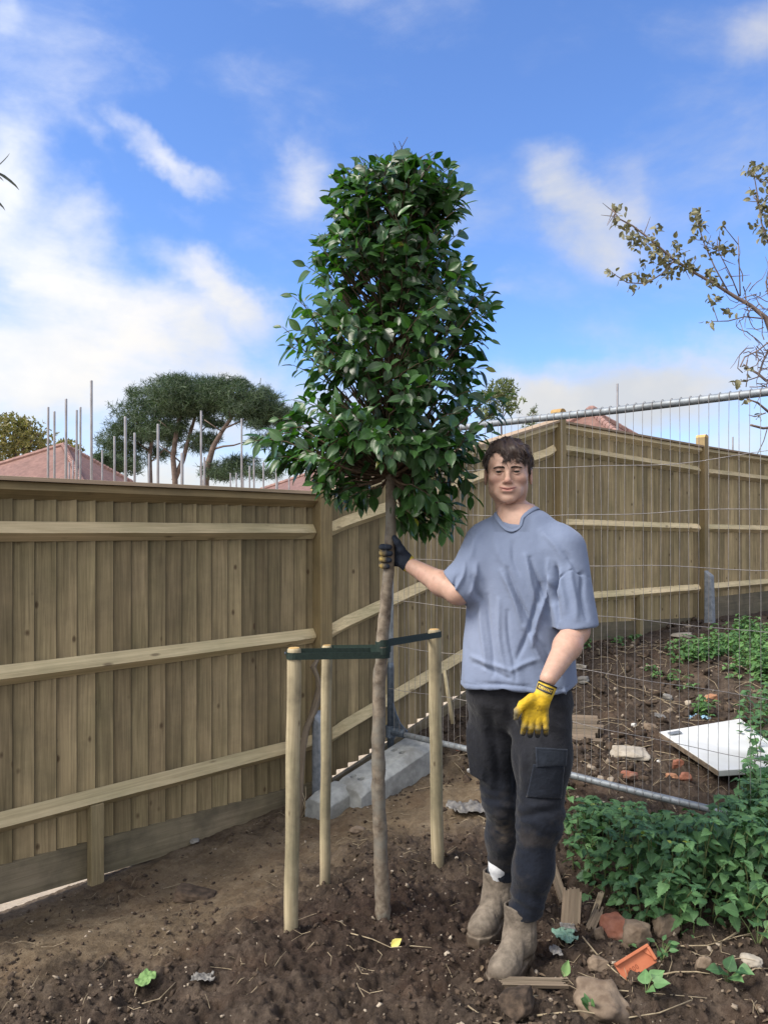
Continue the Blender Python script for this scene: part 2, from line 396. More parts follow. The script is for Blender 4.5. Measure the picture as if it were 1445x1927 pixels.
M = {}
M['pale'] = mat_wood('fence_pale_wood', (.195, .152, .088), (.47, .375, .225), 1.3, ks=(9, 5.5, 9), stain=.22)
M['rail'] = mat_wood('fence_rail_wood', (.42, .34, .20), (.74, .61, .39), 1.0, stain=.10)
M['post'] = mat_wood('fence_post_wood', (.21, .155, .08), (.40, .305, .165), .7, stain=.2)
M['cap'] = mat_wood('fence_cap_wood', (.30, .22, .15), (.48, .37, .27), .5)
M['gravel_board'] = mat_wood('gravel_board_wood', (.14, .118, .08), (.26, .22, .155), .3, stain=.45)
M['fresh'] = mat_wood('sawn_post_end', (.45, .28, .11), (.60, .40, .18), .1)
M['stake'] = mat_wood('stake_wood', (.27, .225, .145), (.56, .48, .335), 1.3, ks=(16, 7, 16), stain=.5)
M['oldwood'] = mat_wood('weathered_wood', (.075, .055, .04), (.27, .215, .165), .2, stain=.3)
M['galv'] = mat_simple('galvanised_steel', (.20, .225, .25), (.30, .325, .35), 30, .55, .35, .1, .001, c3=(.17, .185, .20))
M['wire'] = mat_simple('mesh_wire_steel', (.20, .19, .20), (.34, .31, .29), 30, .6, .3, 0)
M['steel_dark'] = mat_simple('dark_coupler_steel', (.07, .09, .12), (.13, .16, .20), 40, .5, .5, .2)
M['concrete'] = mat_simple('concrete', (.27, .28, .275), (.40, .41, .40), 18, .9, 0, .5, .004, c3=(.22, .22, .21))
M['concrete_blue'] = mat_simple('spur_concrete', (.16, .18, .21), (.27, .29, .32), 25, .9, 0, .4, .003)
M['strap'] = mat_simple('green_webbing', (.008, .019, .015), (.016, .032, .025), 90, .6, 0, .2, .001)
M['pole'] = mat_simple('scaffold_tube', (.22, .21, .22), (.33, .32, .33), 3, .45, .4, 0)

# ---------------------------------------------------------------- the ground
A2 = Vector((-.42, 4.95, 0)); U = Vector((.70, .714, 0)).normalized(); NRM = Vector((U.y, -U.x, 0))   # fence line; NRM points at the viewer
GC = np.array([(-1.9,3.45,-.26),(-1.55,3.72,-.30),(-1.2,4.05,-.285),(-.8,4.5,-.215),(-.5,4.8,-.21),(-.15,4.65,-.18),(0,3,0),(-.35,2.9,0),(-.2,3.4,-.02),(.3,3.5,0),(.6,2.6,.01),
 (.45,2.95,0),(.35,2.6,.02),(-1.5,2.5,-.06),(-1,3,-.08),(-1,3.5,-.17),(-.6,4,-.15),(.3,4.75,.0),(.0,4.35,-.1),(.35,4.2,.0),(1.2,4.0,.12),(1.7,3.4,.13),(1.2,3.0,.05),(1.5,2.4,0),
 (0,2,0),(0,1,-.02),(1,1.5,0),(-1,1.5,-.03),(.1,5.45,-.1),(.57,5.95,.1),(1,6.42,.29),(1,4.9,.2),(1.0,5.7,.25),(1.5,6.85,.46),(2.5,7.75,.45),(3.5,8.6,.5),(5,9.8,.5),(3,5,.3),(2,4.5,.24),
 (4,6,.42),(6,8,.5),(8,5,.4),(6,2,.2),(1.7,4.5,.11),(2.15,4.6,.10),(1.9,4.25,.10),(1.45,4.75,.14),(3,2,.1),(-2.5,2,-.15),(-3,0,-.1),(0,-2,0),(4,-2,.1)], float)
def gbase(x, y):
    x = np.asarray(x, float); y = np.asarray(y, float); num = np.zeros(x.shape); den = np.zeros(x.shape)
    sc = .16 + .04*np.maximum(np.hypot(x, y)-3, 0)
    for cx, cy, cz in GC:
        w = np.exp(-((x-cx)**2+(y-cy)**2)/(2*sc**2*4)) + 1e-5/(((x-cx)**2+(y-cy)**2)+.3)**2; num += w*cz; den += w
    h = num/den
    # beyond the fence the land drops to a lower, open plot
    wd = (x-A2.x)*NRM.x+(y-A2.y)*NRM.y; s = (x-A2.x)*U.x+(y-A2.y)*U.y
    f = np.clip((-wd-.02)/.9, 0, 1); f = f*f*(3-2*f)
    k = np.clip((wd+.35)/.25, 0, 1)
    hb = np.where(s < 0, -.27, -.27+.24*np.clip(s, 0, 6))
    far = -.75
    behind = hb*(1-f)+far*f
    kk = np.clip((-wd)/.10, 0, 1)
    r = np.hypot(x, y); h = h*np.clip(1-(r-14)/20, 0, 1) + -.2*(1-np.clip(1-(r-14)/20, 0, 1))
    return h*(1-kk)+behind*kk
def sandy(x, y):
    wd = (x-A2.x)*NRM.x+(y-A2.y)*NRM.y; s = (x-A2.x)*U.x+(y-A2.y)*U.y
    a = np.exp(-((wd-.55)/.62)**2)*np.clip((1.9-np.abs(s+.9))/.9, 0, 1)
    a = a + .55*np.exp(-(((x-.45)/.45)**2+((y-4.3)/.6)**2))
    a = a*(1+.9*fbm(x*3, y*3, 0*x, 4, 5)); return np.where(wd < -.03, 1.3, np.clip(a, 0, 1))
def gdetail(x, y):
    z = 0*x; sd_ = np.clip(sandy(x, y), 0, 1); rough = 1-.72*sd_
    big = fbm(x*2.6, y*2.6, z, 3, 3)*.040
    n1 = fbm(x*11, y*11, z, 4, 9); n2 = fbm(x*34+5, y*34, z, 3, 21); n3 = 1-np.abs(fbm(x*17+9, y*17, z+.3, 4, 33))*2
    n4 = vnoise(x*90, y*90, z, 41)
    d = n1*.032+n2*.022+np.clip(n3, 0, 1)**2*.022-.011+n4*.0062
    near = np.clip(1-(np.hypot(x, y)-9)/8, 0, 1)
    wd = (x-A2.x)*NRM.x+(y-A2.y)*NRM.y
    return (big+d*rough)*near*np.where(np.abs(wd) < .12, .35, 1)
_gx, _gy = np.arange(-3, 7.0, .012), np.arange(1.5, 11.0, .012); _GX, _GY = np.meshgrid(_gx, _gy, indexing='ij'); _GB = gbase(_GX, _GY); _GD = _GB+gdetail(_GX, _GY)
def _look(T, x, y):
    i, j = int(round((x+3)/.012)), int(round((y-1.5)/.012))
    if 0 <= i < T.shape[0] and 0 <= j < T.shape[1]: return float(T[i, j])
    return float(gbase(np.array([x]), np.array([y]))[0])
def gh(x, y): return _look(_GD, x, y)
def gb(x, y): return _look(_GB, x, y)
def G(px, py, lift=0.0, d0=1.5):
    """walk the view ray of a photo point until it meets the ground"""
    for d in np.arange(d0, 14, .02):
        p = P(px, py, d)
        if p.z <= gb(p.x, p.y)+.004: return Vector((p.x, p.y, gh(p.x, p.y)+lift))
    return P(px, py, 14)
def make_ground():
    xs = list(np.arange(-1.75, 1.95, .0085)); st = .0085; x = xs[-1]
    while x < 900: st *= 1.10; x += st; xs.append(x)
    st = .0085; x = xs[0]
    left = []
    while x > -900: st *= 1.10; x -= st; left.append(x)
    xs = np.array(left[::-1]+xs)
    ys = []; y = 2.15; st = .0075
    while y < 1500:
        ys.append(y); st = .0075*(y/2.15)**1.25 if y < 12 else st*1.12; y += st
    back = []; y = 2.15; st = .02
    while y > -400: st *= 1.25; y -= st; back.append(y)
    ys = np.array(back[::-1]+ys)
    X, Y = np.meshgrid(xs, ys, indexing='ij'); Z = gbase(X, Y)+gdetail(X, Y)
    V = np.stack([X, Y, Z], 2).reshape(-1, 3); nx, ny = X.shape
    i, j = np.meshgrid(np.arange(nx-1), np.arange(ny-1), indexing='ij'); a = (i*ny+j).ravel()
    F = np.stack([a, a+ny, a+ny+1, a+1], 1)
    sn = sandy(X, Y).ravel(); hl = gdetail(X, Y).ravel()
    m, nt, b, o = mat_new('soil'); tc = nt.nodes.new('ShaderNodeTexCoord'); v = tc.outputs['Object']
    n = n_math(nt, 'ADD', n_math(nt, 'MULTIPLY', n_noise(nt, v, 7, 8, .68), .6), n_math(nt, 'MULTIPLY', n_noise(nt, v, 55, 5, .7), .4))
    dark = n_ramp(nt, n, [(.36, (.028, .0200, .0150)), (.50, (.076, .056, .043)), (.66, (.165, .125, .095))])
    sand = n_ramp(nt, n, [(.34, (.10, .070, .043)), (.52, (.200, .150, .098)), (.68, (.30, .24, .165))])
    s = n_attr(nt, 'sand').outputs['Fac']
    s2 = n_ramp(nt, n_math(nt, 'ADD', s, n_math(nt, 'MULTIPLY', n_math(nt, 'SUBTRACT', n_noise(nt, v, 9, 6, .7), .5), .9)), [(.15, 0), (.85, 1)])
    c = n_mix(nt, s2, dark, sand)
    lit = n_math(nt, 'GREATER_THAN', s, 1.2); c = n_mix(nt, lit, c, (.60, .50, .38))  # plot beyond the fence painted pale to look sunlit
    red = n_ramp(nt, n_noise(nt, v, 3.1, 4, .6), [(.52, 0), (.66, 1)]); c = n_mix(nt, n_math(nt, 'MULTIPLY', red, .15), c, (.16, .08, .045))
    wt = n_ramp(nt, n_math(nt, 'ADD', n_attr(nt, 'damp').outputs['Fac'], n_math(nt, 'MULTIPLY', n_math(nt, 'SUBTRACT', n_noise(nt, v, 5, 6, .7), .5), 1.3)), [(.3, 0), (.8, 1)]); c = n_mix(nt, wt, c, (.62, .56, .56), 'MULTIPLY')
    vo = nt.nodes.new('ShaderNodeTexVoronoi'); vo.inputs['Scale'].default_value = 42; nt.links.new(v, vo.inputs['Vector'])
    sp = n_ramp(nt, vo.outputs['Distance'], [(.08, 1), (.13, 0)])
    vs = nt.nodes.new('ShaderNodeSeparateColor'); nt.links.new(vo.outputs['Color'], vs.inputs[0])
    sp = n_math(nt, 'MULTIPLY', sp, n_math(nt, 'GREATER_THAN', vs.outputs[0], .96)); c = n_mix(nt, n_math(nt, 'MULTIPLY', sp, .7), c, (.42, .37, .30))
    nt.links.new(c, b.inputs['Base Color']); b.inputs['Roughness'].default_value = .92; b.inputs['Specular IOR Level'].default_value = .2
    n_bump(nt, b, n_math(nt, 'ADD', n_noise(nt, v, 70, 8, .75), n_math(nt, 'MULTIPLY', n_noise(nt, v, 260, 4, .7), .4)), 1.0, .016)
    o = link_mesh('ground', V, F, m, None, True, {'sand': ('FLOAT', sn), 'damp': ('FLOAT', np.exp(-(((X-.15)/1.0)**2+((Y-2.95)/.55)**2)).ravel()*.85)}, origin=(0, 0, 0)); o['kind'] = 'structure'
make_ground()

# ---------------------------------------------------------------- the close-board fence, one run of four bays with its posts
Z3 = Vector((0, 0, 1))
def lerp(a, b, t): return a+(b-a)*t
def fence():
    root = empty('close_board_fence', (A2.x, A2.y, -.2), 'long brown close-board timber fence with triangular rails climbing the slope from left to right', 'fence')
    pts = [Vector((A2.x, A2.y, 0))-U*3.02, A2.copy(), Vector((1.557, 7.0, 0)), Vector((3.60, 8.80, 0)), Vector((5.72, 10.62, 0)), Vector((7.90, 12.56, 0))]
    #       cap0  cap1  rails (z0,z1) x3                              pale bottom     gravel h
    bays = [(1.752, 1.752, [(1.507, 1.507), (.84, .845), (.164, .168)], (-.015, -.09), .165),
            (1.76, 2.50, [(1.507, 2.245), (.845, 1.575), (.164, .90)], (-.13, .57), .13),
            (2.50, 2.475, [(2.26, 2.20), (1.58, 1.55), (.89, .865)], (.655, .53), .17),
            (2.475, 2.46, [(2.19, 2.17), (1.55, 1.53), (.865, .85)], (.74, .74), .45),
            (2.46, 2.45, [(2.17, 2.16), (1.53, 1.52), (.85, .84)], (.74, .74), .45)]
    for bi, (c0, c1, rails, (b0, b1), gv) in enumerate(bays):
        p0, p1 = pts[bi], pts[bi+1]; L = (p1-p0).length; u = (p1-p0).normalized(); n = Vector((u.y, -u.x, 0))
        if n.y > 0: n = -n
        pb = MB(); s = .03; gap = .10 if bi < 2 else .108
        while s < L-.02:
            w = gap+random.uniform(-.006, .006); e = min(s+w+.012, L-.01); tA, tB = s/L, e/L
            off = -.012+random.uniform(-.0025, .0025); thick = .026 if bi < 2 else .034
            ztA, ztB = lerp(c0, c1, tA)-.012, lerp(c0, c1, tB)-.012
            zb = lerp(b0, b1, max(tA, tB) if b1 > b0 else min(tA, tB))+(.004 if bi == 1 else 0)
            if bi != 1: zb = lerp(b0, b1, (tA+tB)/2)-.02+random.uniform(-.003, .003)
            A_, B_ = p0+u*s, p0+u*e
            lean = random.uniform(-.002, .002)
            # feather-edge: thick at the right, thin at the left; split once so a pale can cup a little
            f0, f1 = .004, thick
            a0 = A_+n*(off-.006); a1 = A_+n*(off-.006+f0); b0_ = B_+n*(off-.006); b1_ = B_+n*(off+f1-.004)
            tt = random.uniform(.09, 1)
            pb.sweep([a0+Z3*zb, b0_+Z3*zb, b1_+Z3*zb, a1+Z3*zb], [a0+Z3*ztA+u*lean, b0_+Z3*ztB+u*lean, b1_+Z3*ztB+u*lean, a1+Z3*ztA+u*lean], tt)
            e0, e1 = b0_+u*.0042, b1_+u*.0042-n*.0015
            pb.sweep([b0_+Z3*zb, e0+Z3*zb, e1+Z3*zb, b1_-n*.0015+Z3*zb], [b0_+Z3*ztB+u*lean, e0+Z3*ztB+u*lean, e1+Z3*ztB+u*lean, b1_-n*.0015+Z3*ztB+u*lean], 0.0)  # dark strip on the sawn edge, standing in for the shadow line between pales
            s += w
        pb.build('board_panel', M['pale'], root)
        for (z0, z1) in rails:
            # triangular arris rail, point towards the viewer, cut square and bevelled at its ends
            r = MB(); N = 14; secs = []
            for i in range(N+1):
                t = i/N; z = lerp(z0, z1, t); q = p0+u*(L*t); e = .55 if i in (0, N) else 1.0
                if i == 0: q = q+u*.055
                if i == N: q = q-u*.055
                wv = .0008*math.sin(i*1.7+z0*9)
                up = Z3
                secs.append([q+n*.013+up*(z+.043+wv), q+n*(.046*e+.014)+up*(z+.004+wv), q+n*(.058*e+.012)+up*(z-.012+wv), q+n*.013+up*(z-.052+wv)])
            tt = random.uniform(.4, 1); k = len(r.v)
            V = [v for sc in secs for v in sc]; F = []; al = u
            for i in range(N):
                for j in range(4): F.append((i*4+j, i*4+(j+1) % 4, i*4+4+(j+1) % 4, i*4+4+j))
            F += [(3, 2, 1, 0), tuple(N*4+j for j in range(4))]
            gc = [((v-p0).dot(n), (v-p0).dot(u), v.z) for v in V]; r.add(V, [f[::-1] for f in F], gc, tt)
            r.build('rail', M['rail'], root)
        tr = MB(); a, b = p0+u*.05, p1-u*.05
        tr.sweep([a+n*.004+Z3*(c0-.016), a+n*.052+Z3*(c0-.018), a+n*.058+Z3*(c0-.055), a+n*.004+Z3*(c0-.098)], [b+n*.004+Z3*(c1-.016), b+n*.052+Z3*(c1-.018), b+n*.058+Z3*(c1-.055), b+n*.004+Z3*(c1-.098)])
        tr.build('rail', M['post'] if bi == 0 else M['rail'], root)  # near bay: darker post wood stands in for shade under the capping
        cp = MB(); a, b = p0+u*.052, p1-u*.052
        cp.sweep([a-n*.035+Z3*(c0+.012), a+n*.075+Z3*(c0+.004), a+n*.075+Z3*(c0-.015), a-n*.035+Z3*(c0-.011)], [b-n*.035+Z3*(c1+.012), b+n*.075+Z3*(c1+.004), b+n*.075+Z3*(c1-.015), b-n*.035+Z3*(c1-.011)])
        cp.build('capping_rail', M['cap'], root)
        gb = MB(); a, b = p0+u*.045, p1-u*.045; f = .020; g0 = gv; g1 = gv
        gz0, gz1 = (b0, b1) if bi != 1 else (b0-.002, b1-.002)
        if bi == 0: g1 = .19
        gb.sweep([a-n*.012+Z3*gz0, a+n*f+Z3*gz0, a+n*f+Z3*(gz0-g0), a-n*.012+Z3*(gz0-g0)], [b-n*.012+Z3*gz1, b+n*f+Z3*gz1, b+n*f+Z3*(gz1-g1), b-n*.012+Z3*(gz1-g1)])
        gb.build('gravel_board', M['gravel_board'], root)
        if bi in (0, 2):
            t = .503 if bi == 0 else .5
            st = MB(); q = p0+u*(L*t); zt = lerp(rails[2][0], rails[2][1], t)-.02
            zb = gh(q.x+n.x*.04, q.y+n.y*.04)-.06 if bi == 0 else .25
            hw = .034 if bi == 0 else .038
            st.box(q+n*.047+Z3*(zt+zb)/2, u*hw, n*.024, Z3*(zt-zb)/2, .55); bevel(st.build('stub_post', M['pale'], root), .003)
    for i, p in enumerate(pts):
        zt = [1.752, 1.79, 2.61, 2.605, 2.58, 2.57][i]; zb = [-.6, -.5, .1, .2, .2, .2][i]
        pm = MB(); q = p+NRM*.028; h = .050
        if i >= 2:
            N = 7; sec0 = []; sec1 = []
            for sgn, sc in ((-1, sec0), (1, sec1)):
                sc += [q-U*h+NRM*(h*sgn)+Z3*zb] 
                for k in range(N+1):
                    a = math.pi*(1-k/N); sc.append(q+U*(h*math.cos(a))+NRM*(h*sgn)+Z3*(zt-.035+.035*math.sin(a)))
                sc += [q+U*h+NRM*(h*sgn)+Z3*zb]
            V = sec0+sec1; n_ = len(sec0); F = [(k, (k+1) % n_, n_+(k+1) % n_, n_+k) for k in range(n_)]+[tuple(range(n_))[::-1], tuple(range(n_, 2*n_))]
            pm.add(V, F, [((v-q).dot(U), v.z, (v-q).dot(NRM)) for v in V], .45+.1*(i % 3)); po = pm.build('post', M['post'], root)
            cm = MB()   # pale sawn rounded end grain
            c0_ = [v+Z3*.003 for v in sec0[1:-1]]; c1_ = [v+Z3*.003 for v in sec1[1:-1]]
            c0_ = [Vector((v.x, v.y, v.z)) - NRM*.001 for v in c0_]; c1_ = [v+NRM*.002 for v in c1_]
            k_ = len(c0_); V = c0_+c1_; F = [(k, k+1, k_+k+1, k_+k) for k in range(k_-1)]+[tuple(range(k_))[::-1], tuple(range(k_, 2*k_))]+[(0, k_, 2*k_-1, k_-1)]
            cm.add(V, F); cm.build('post_top', M['fresh'], root)
        else:
            pm.box(q+Z3*(zt+zb)/2, U*h, NRM*h, Z3*(zt-zb)/2, .6); bevel(pm.build('post', M['post'], root), .004)
fence()
def spur(px0, d, w, ytop, zb, label, lean=0):
    x0 = P(px0, 0, d); q = Vector((x0.x, x0.y, 0)); zt = P(px0, ytop, d).z; s = MB(); hw = w/2
    A = [q-U*hw+Z3*zb, q+U*hw+Z3*zb, q+U*hw+NRM*.1+Z3*zb, q-U*hw+NRM*.1+Z3*zb]
    B = [q-U*hw+Z3*(zt+.03), q+U*hw+Z3*(zt+.03), q+U*hw+NRM*.075+Z3*(zt-.03), q-U*hw+NRM*.075+Z3*(zt-.03)]
    s.hexa(A+B); o = s.build('concrete_spur', M['concrete_blue']); bevel(o, .012, 3); tag(o, label, 'fence spur')
spur(596, 4.72, .088, 1345, -.5, 'grey concrete spur at the foot of the near fence post, behind the tall left stake')
spur(1327, 8.45, .10, 1078, .2, 'grey concrete spur standing against the farthest fence post at right')

# ---------------------------------------------------------------- temporary mesh fence panel on concrete block feet
HP0 = Vector((.043, 5.0, 0)); HP1 = Vector((1.76, 3.33, 0)); HU = (HP1-HP0).normalized(); HLEN = 3.42
def heras():
    root = empty('mesh_fence_panel', (HP0.x, HP0.y, .02), 'galvanised wire mesh site fence panel with tubular frame behind the man', 'fence panel')
    def W(s, z): return HP0+HU*s+Z3*z
    fr = MB(); r = .0195; top = 2.12; bot = .215
    fr.tube([W(0, -.02), W(0, .5), W(0, 1.2), W(0, top-.11), W(.012, top-.06), W(.045, top-.018), W(.10, top), W(.8, top+.004), W(1.6, top-.004), W(2.4, top-.002), W(HLEN-.1, top), W(HLEN-.045, top-.018), W(HLEN-.012, top-.06), W(HLEN, top-.11), W(HLEN, 1.0), W(HLEN, .05)], r, 14)
    fr.build('tube_frame', M['galv'], root, True)
    b = MB(); b.tube([W(.02, bot-.01), W(.7, bot), W(1.7, bot-.004), W(2.6, bot+.004), W(HLEN-.02, bot)], r*.93, 14); b.build('bottom_rail', M['galv'], root, True)
    wm = MB(); ns = int(HLEN/.0455)
    for i in range(1, ns):
        s = i*.0455; ph = random.uniform(0, 6.28); am = .0016+.006*max(0, math.sin(i*.21+1.2))
        pts = [W(s+am*math.sin(ph+z*2.3)+random.uniform(-.0012, .0012), z) for z in np.linspace(bot-.01, top+.01, 13)]
        pts = [p-Vector((HU.y, -HU.x, 0))*(.0205*(-1)) for p in pts]
        wm.tube(pts, .0013, 5, caps=False)
        # weld wrapped round the tubes
        for zz in (top,):
            ring = [W(s, zz)+Vector((-HU.y, HU.x, 0))*(-.0212*math.cos(a))+Z3*(.0212*math.sin(a)) for a in np.linspace(-.3, math.pi*1.1, 7)]
            wm.tube(ring, .0014, 4, caps=False)
    zs = [1.86, 1.594, 1.327, 1.06, .775, .5]
    for k, z in enumerate(zs):
        pts = []
        for s in np.linspace(0, HLEN, 30):
            dz = .008*math.sin(s*3+k)+.004*math.sin(s*9+k*2)
            if k == 0: dz += -.03*math.exp(-((s-1.9)/.5)**2)+.025*(s/HLEN-.5)
            pts.append(W(s, z+dz)+Vector((HU.y, -HU.x, 0))*.0225*(1))
        wm.tube(pts, .0016, 5, caps=False)
    wm.build('wire_mesh', M['wire'], root, True)
    cl = MB()
    cl.tube([W(0, .17), W(0, .245)], .034, 14); cl.tube([W(.0, .21), W(.13, .212)], .027, 14)
    tri = [W(.03, .235), W(.15, .235), W(.09, .27), W(.05, .33), W(.02, .40), W(.015, .235)]; n = Vector((HU.y, -HU.x, 0))*.004
    cl.add([t+n for t in tri]+[t-n for t in tri], [(0, 1, 2, 3, 4, 5), (11, 10, 9, 8, 7, 6)]+[(i, (i+1) % 6, 6+(i+1) % 6, 6+i) for i in range(6)])
    cl.build('corner_gusset', M['steel_dark'], root)
    sl = MB(); sl.tube([W(0, .10), W(0, .62), W(0, .66)], [.0235, .0235, .019], 14); sl.build('post_sleeve', M['steel_dark'], root, True)
    hk = MB(); c = W(2.42, 1.335)+Vector((HU.y, -HU.x, 0))*.03; hk.tube([c+HU*(.018*math.cos(a))+Z3*(.022*math.sin(a)) for a in np.linspace(-2.2, 2.9, 12)], .0017, 5); hk.build('wire_hook', M['wire'], root, True)
heras()
def block(c0, c1, w, z0, z1, h, label, holes=True):
    """long concrete foot with chamfered top edges, sloping ends and sockets cast in its top"""
    u = (c1-c0).normalized(); n = Vector((u.y, -u.x, 0)); L = (c1-c0).length; m = MB()
    root = empty('concrete_block_foot', ((c0.x+c1.x)/2, (c0.y+c1.y)/2, min(z0, z1)), label, 'concrete foot')
    def Z(s): return lerp(z0, z1, s/L)
    def Q(s, o, h_): return c0+u*s+n*o+Z3*(Z(s)+h_)
    hw = w/2; st = [(0, .02), (.05, 0), (L-.09, 0), (L, .045)]
    secs = []
    for s, cut in st:
        secs.append([Q(s, hw, 0), Q(s, hw, (h-.045)*(1-cut*3)), Q(s, hw-.045, h-cut), Q(s, -hw+.045, h-cut), Q(s, -hw, (h-.045)*(1-cut*3)), Q(s, -hw, 0)])
    for i in range(len(secs)-1):
        k = len(m.v); V = secs[i]+secs[i+1]
        F = [(j, (j+1) % 6, 6+(j+1) % 6, 6+j) for j in range(6)]
        if i == 0: F.append((5, 4, 3, 2, 1, 0))
        if i == len(secs)-2: F.append(tuple(range(6, 12)))
        m.add(V, [f[::-1] for f in F], None, .5)
    o = m.build('block', M['concrete'], root)
    wl = o.modifiers.new('weld', 'WELD'); wl.merge_threshold = .0005
    cut = MB()
    for s in np.linspace(.09, L-.1, 7):
        j = int(round((s-.09)/(L-.19)*6))
        if j % 2 == 0:
            for oo in (-.035, .035): cut.tube([Q(s, oo, h-.05), Q(s, oo, h+.02)], .021, 14)
        else: cut.box(Q(s, 0, h), u*.024, n*.03, Z3*.04)
    if not holes: bevel(o, .006, 2); return
    co = cut.build('cutter', M['concrete'], root); bo = o.modifiers.new('sockets', 'BOOLEAN'); bo.operation = 'DIFFERENCE'; bo.solver = 'EXACT'; bo.object = co
    bpy.context.view_layer.update()
    me = bpy.data.meshes.new_from_object(o.evaluated_get(bpy.context.evaluated_depsgraph_get())); o.modifiers.clear(); o.data = me
    bpy.data.objects.remove(co)
    bevel(o, .006, 2)
block(Vector((-.225, 4.58, 0)), Vector((.285, 5.085, 0)), .26, -.19, -.01, .19, 'long pale grey concrete foot with cast sockets carrying the mesh panel post')
block(Vector((-.40, 4.50, 0)), Vector((-.20, 4.70, 0)), .20, -.22, -.16, .17, 'short grey concrete foot wedged between the fence spur and the longer foot', False)

# ---------------------------------------------------------------- tubes standing in the plot beyond the fence
def poles():
    L = [(91.5,766,4.2),(103,774,4.2),(125,750.5,4.6),(145,771.5,4.2),(152,766,4),(172.5,716,5),(193,847,3.2),(216,821,4),(236.5,784,5.2),(254,814.5,4.4),(281,854,3.6),(298,798,5),(343,852,6),
         (379,773,4),(385,860,3.8),(455,788,3.7),(478,850,3.4),(470,877,3.2),(496,870,3.2),(521,866,5),(434,890,2.8),(445,890,2.8),(458,901,2.6),(544,897,2.6),(131,870,2.6),(138,866,2.6),(1161,722,4),(1378,822,2.8)]
    names = {0:'leftmost of all the steel tubes, rising before the left red roof',1:'second steel tube from the left, a little shorter than the first',2:'tall steel tube before the peak of the left red roof',
      3:'left tube of the close pair just right of the red roof peak',4:'right tube of the close pair just right of the red roof peak',5:'tallest steel tube of all, left of the pines',6:'short thin tube in front of the dark shrub left of the pines',
      7:'mid-height tube at the left edge of the pines',8:'thick tall tube before the left side of the pines',9:'tube just right of the thick tall one before the pines',10:'short tube before the leftmost pine trunk',
      11:'tall tube left of the twin pine trunks',12:'thick short tube in front of the twin pine trunks',13:'tall thin tube before the leaning pine trunk',14:'short tube right beside the tall thin one at the leaning pine trunk',
      15:'tall slim tube right of the pines',16:'slim tube just right of the tall one beyond the pines',17:'short tube low between the pines and the camellia',18:'short tube near the left tip of the camellia',
      19:'thick tube rising just under the left tip of the camellia',20:'tiny left tube of the far pair under the right pine',21:'tiny right tube of the far pair under the right pine',22:'smallest tube, barely above the fence under the right pine',
      23:'small tube before the middle red roof',24:'tiny left tube before the hip of the left red roof',25:'tiny right tube before the hip of the left red roof',26:'tube rising behind the right-hand red roof above the mesh panel',27:'small thin tube beyond the far right fence bay'}
    for i, (px, ty, w) in enumerate(L):
        d = .05*FPX/w; t = P(px, ty, d); lean = random.uniform(-.012, .012)
        r = .025; g = gh(t.x, t.y)-.05
        m = MB(); m.tube([Vector((t.x+lean, t.y, g)), Vector((t.x, t.y, t.z-.01)), t], [r, r, r*.9], 10); m.build_o = m.build('steel_tube', M['pole'], None, True, origin=(t.x, t.y, g))
        tag(m.build_o, names[i], 'steel tube', 'steel tubes standing beyond the fence')
poles()

# ---------------------------------------------------------------- houses beyond
def mat_brick():
    m, nt, b, o = mat_new('house_brick'); tc = nt.nodes.new('ShaderNodeTexCoord'); br = nt.nodes.new('ShaderNodeTexBrick'); br.inputs['Scale'].default_value = 3
    br.inputs['Color1'].default_value = (.30, .12, .08, 1); br.inputs['Color2'].default_value = (.36, .17, .11, 1); br.inputs['Mortar'].default_value = (.4, .36, .32, 1)
    nt.links.new(tc.outputs['Object'], br.inputs[0]); nt.links.new(br.outputs[0], b.inputs['Base Color']); b.inputs['Roughness'].default_value = .9; return m
def mat_tiles():
    m, nt, b, o = mat_new('roof_tiles'); gc = n_attr(nt, 'gc').outputs['Vector']; br = nt.nodes.new('ShaderNodeTexBrick')
    nt.links.new(n_map(nt, gc, (5, 5, 5)), br.inputs[0]); br.inputs['Color1'].default_value = (.155, .085, .068, 1); br.inputs['Color2'].default_value = (.205, .118, .095, 1); br.inputs['Mortar'].default_value = (.20, .10, .085, 1)
    br.inputs['Scale'].default_value = 1; br.inputs['Brick Width'].default_value = .9; br.inputs['Row Height'].default_value = .55; br.inputs['Mortar Size'].default_value = .05
    c = n_mix(nt, 1.0, br.outputs[0], n_ramp(nt, n_noise(nt, gc, 1.3, 5, .7), [(.3, .8), (.7, 1.2)]), 'MULTIPLY')
    nt.links.new(c, b.inputs['Base Color']); b.inputs['Roughness'].default_value = .85; n_bump(nt, b, br.outputs['Fac'], .4, .03); return m
M['brick'] = mat_brick(); M['tiles'] = mat_tiles()
M['ridge'] = mat_simple('ridge_tiles', (.20, .12, .11), (.32, .19, .16), 6, .85, 0, .2)
M['fascia'] = mat_simple('white_fascia', (.7, .7, .7), (.8, .8, .8), 4, .5, 0, 0)
M['glass'] = mat_simple('window_glass', (.03, .04, .05), (.05, .06, .08), 2, .08, 0, 0)
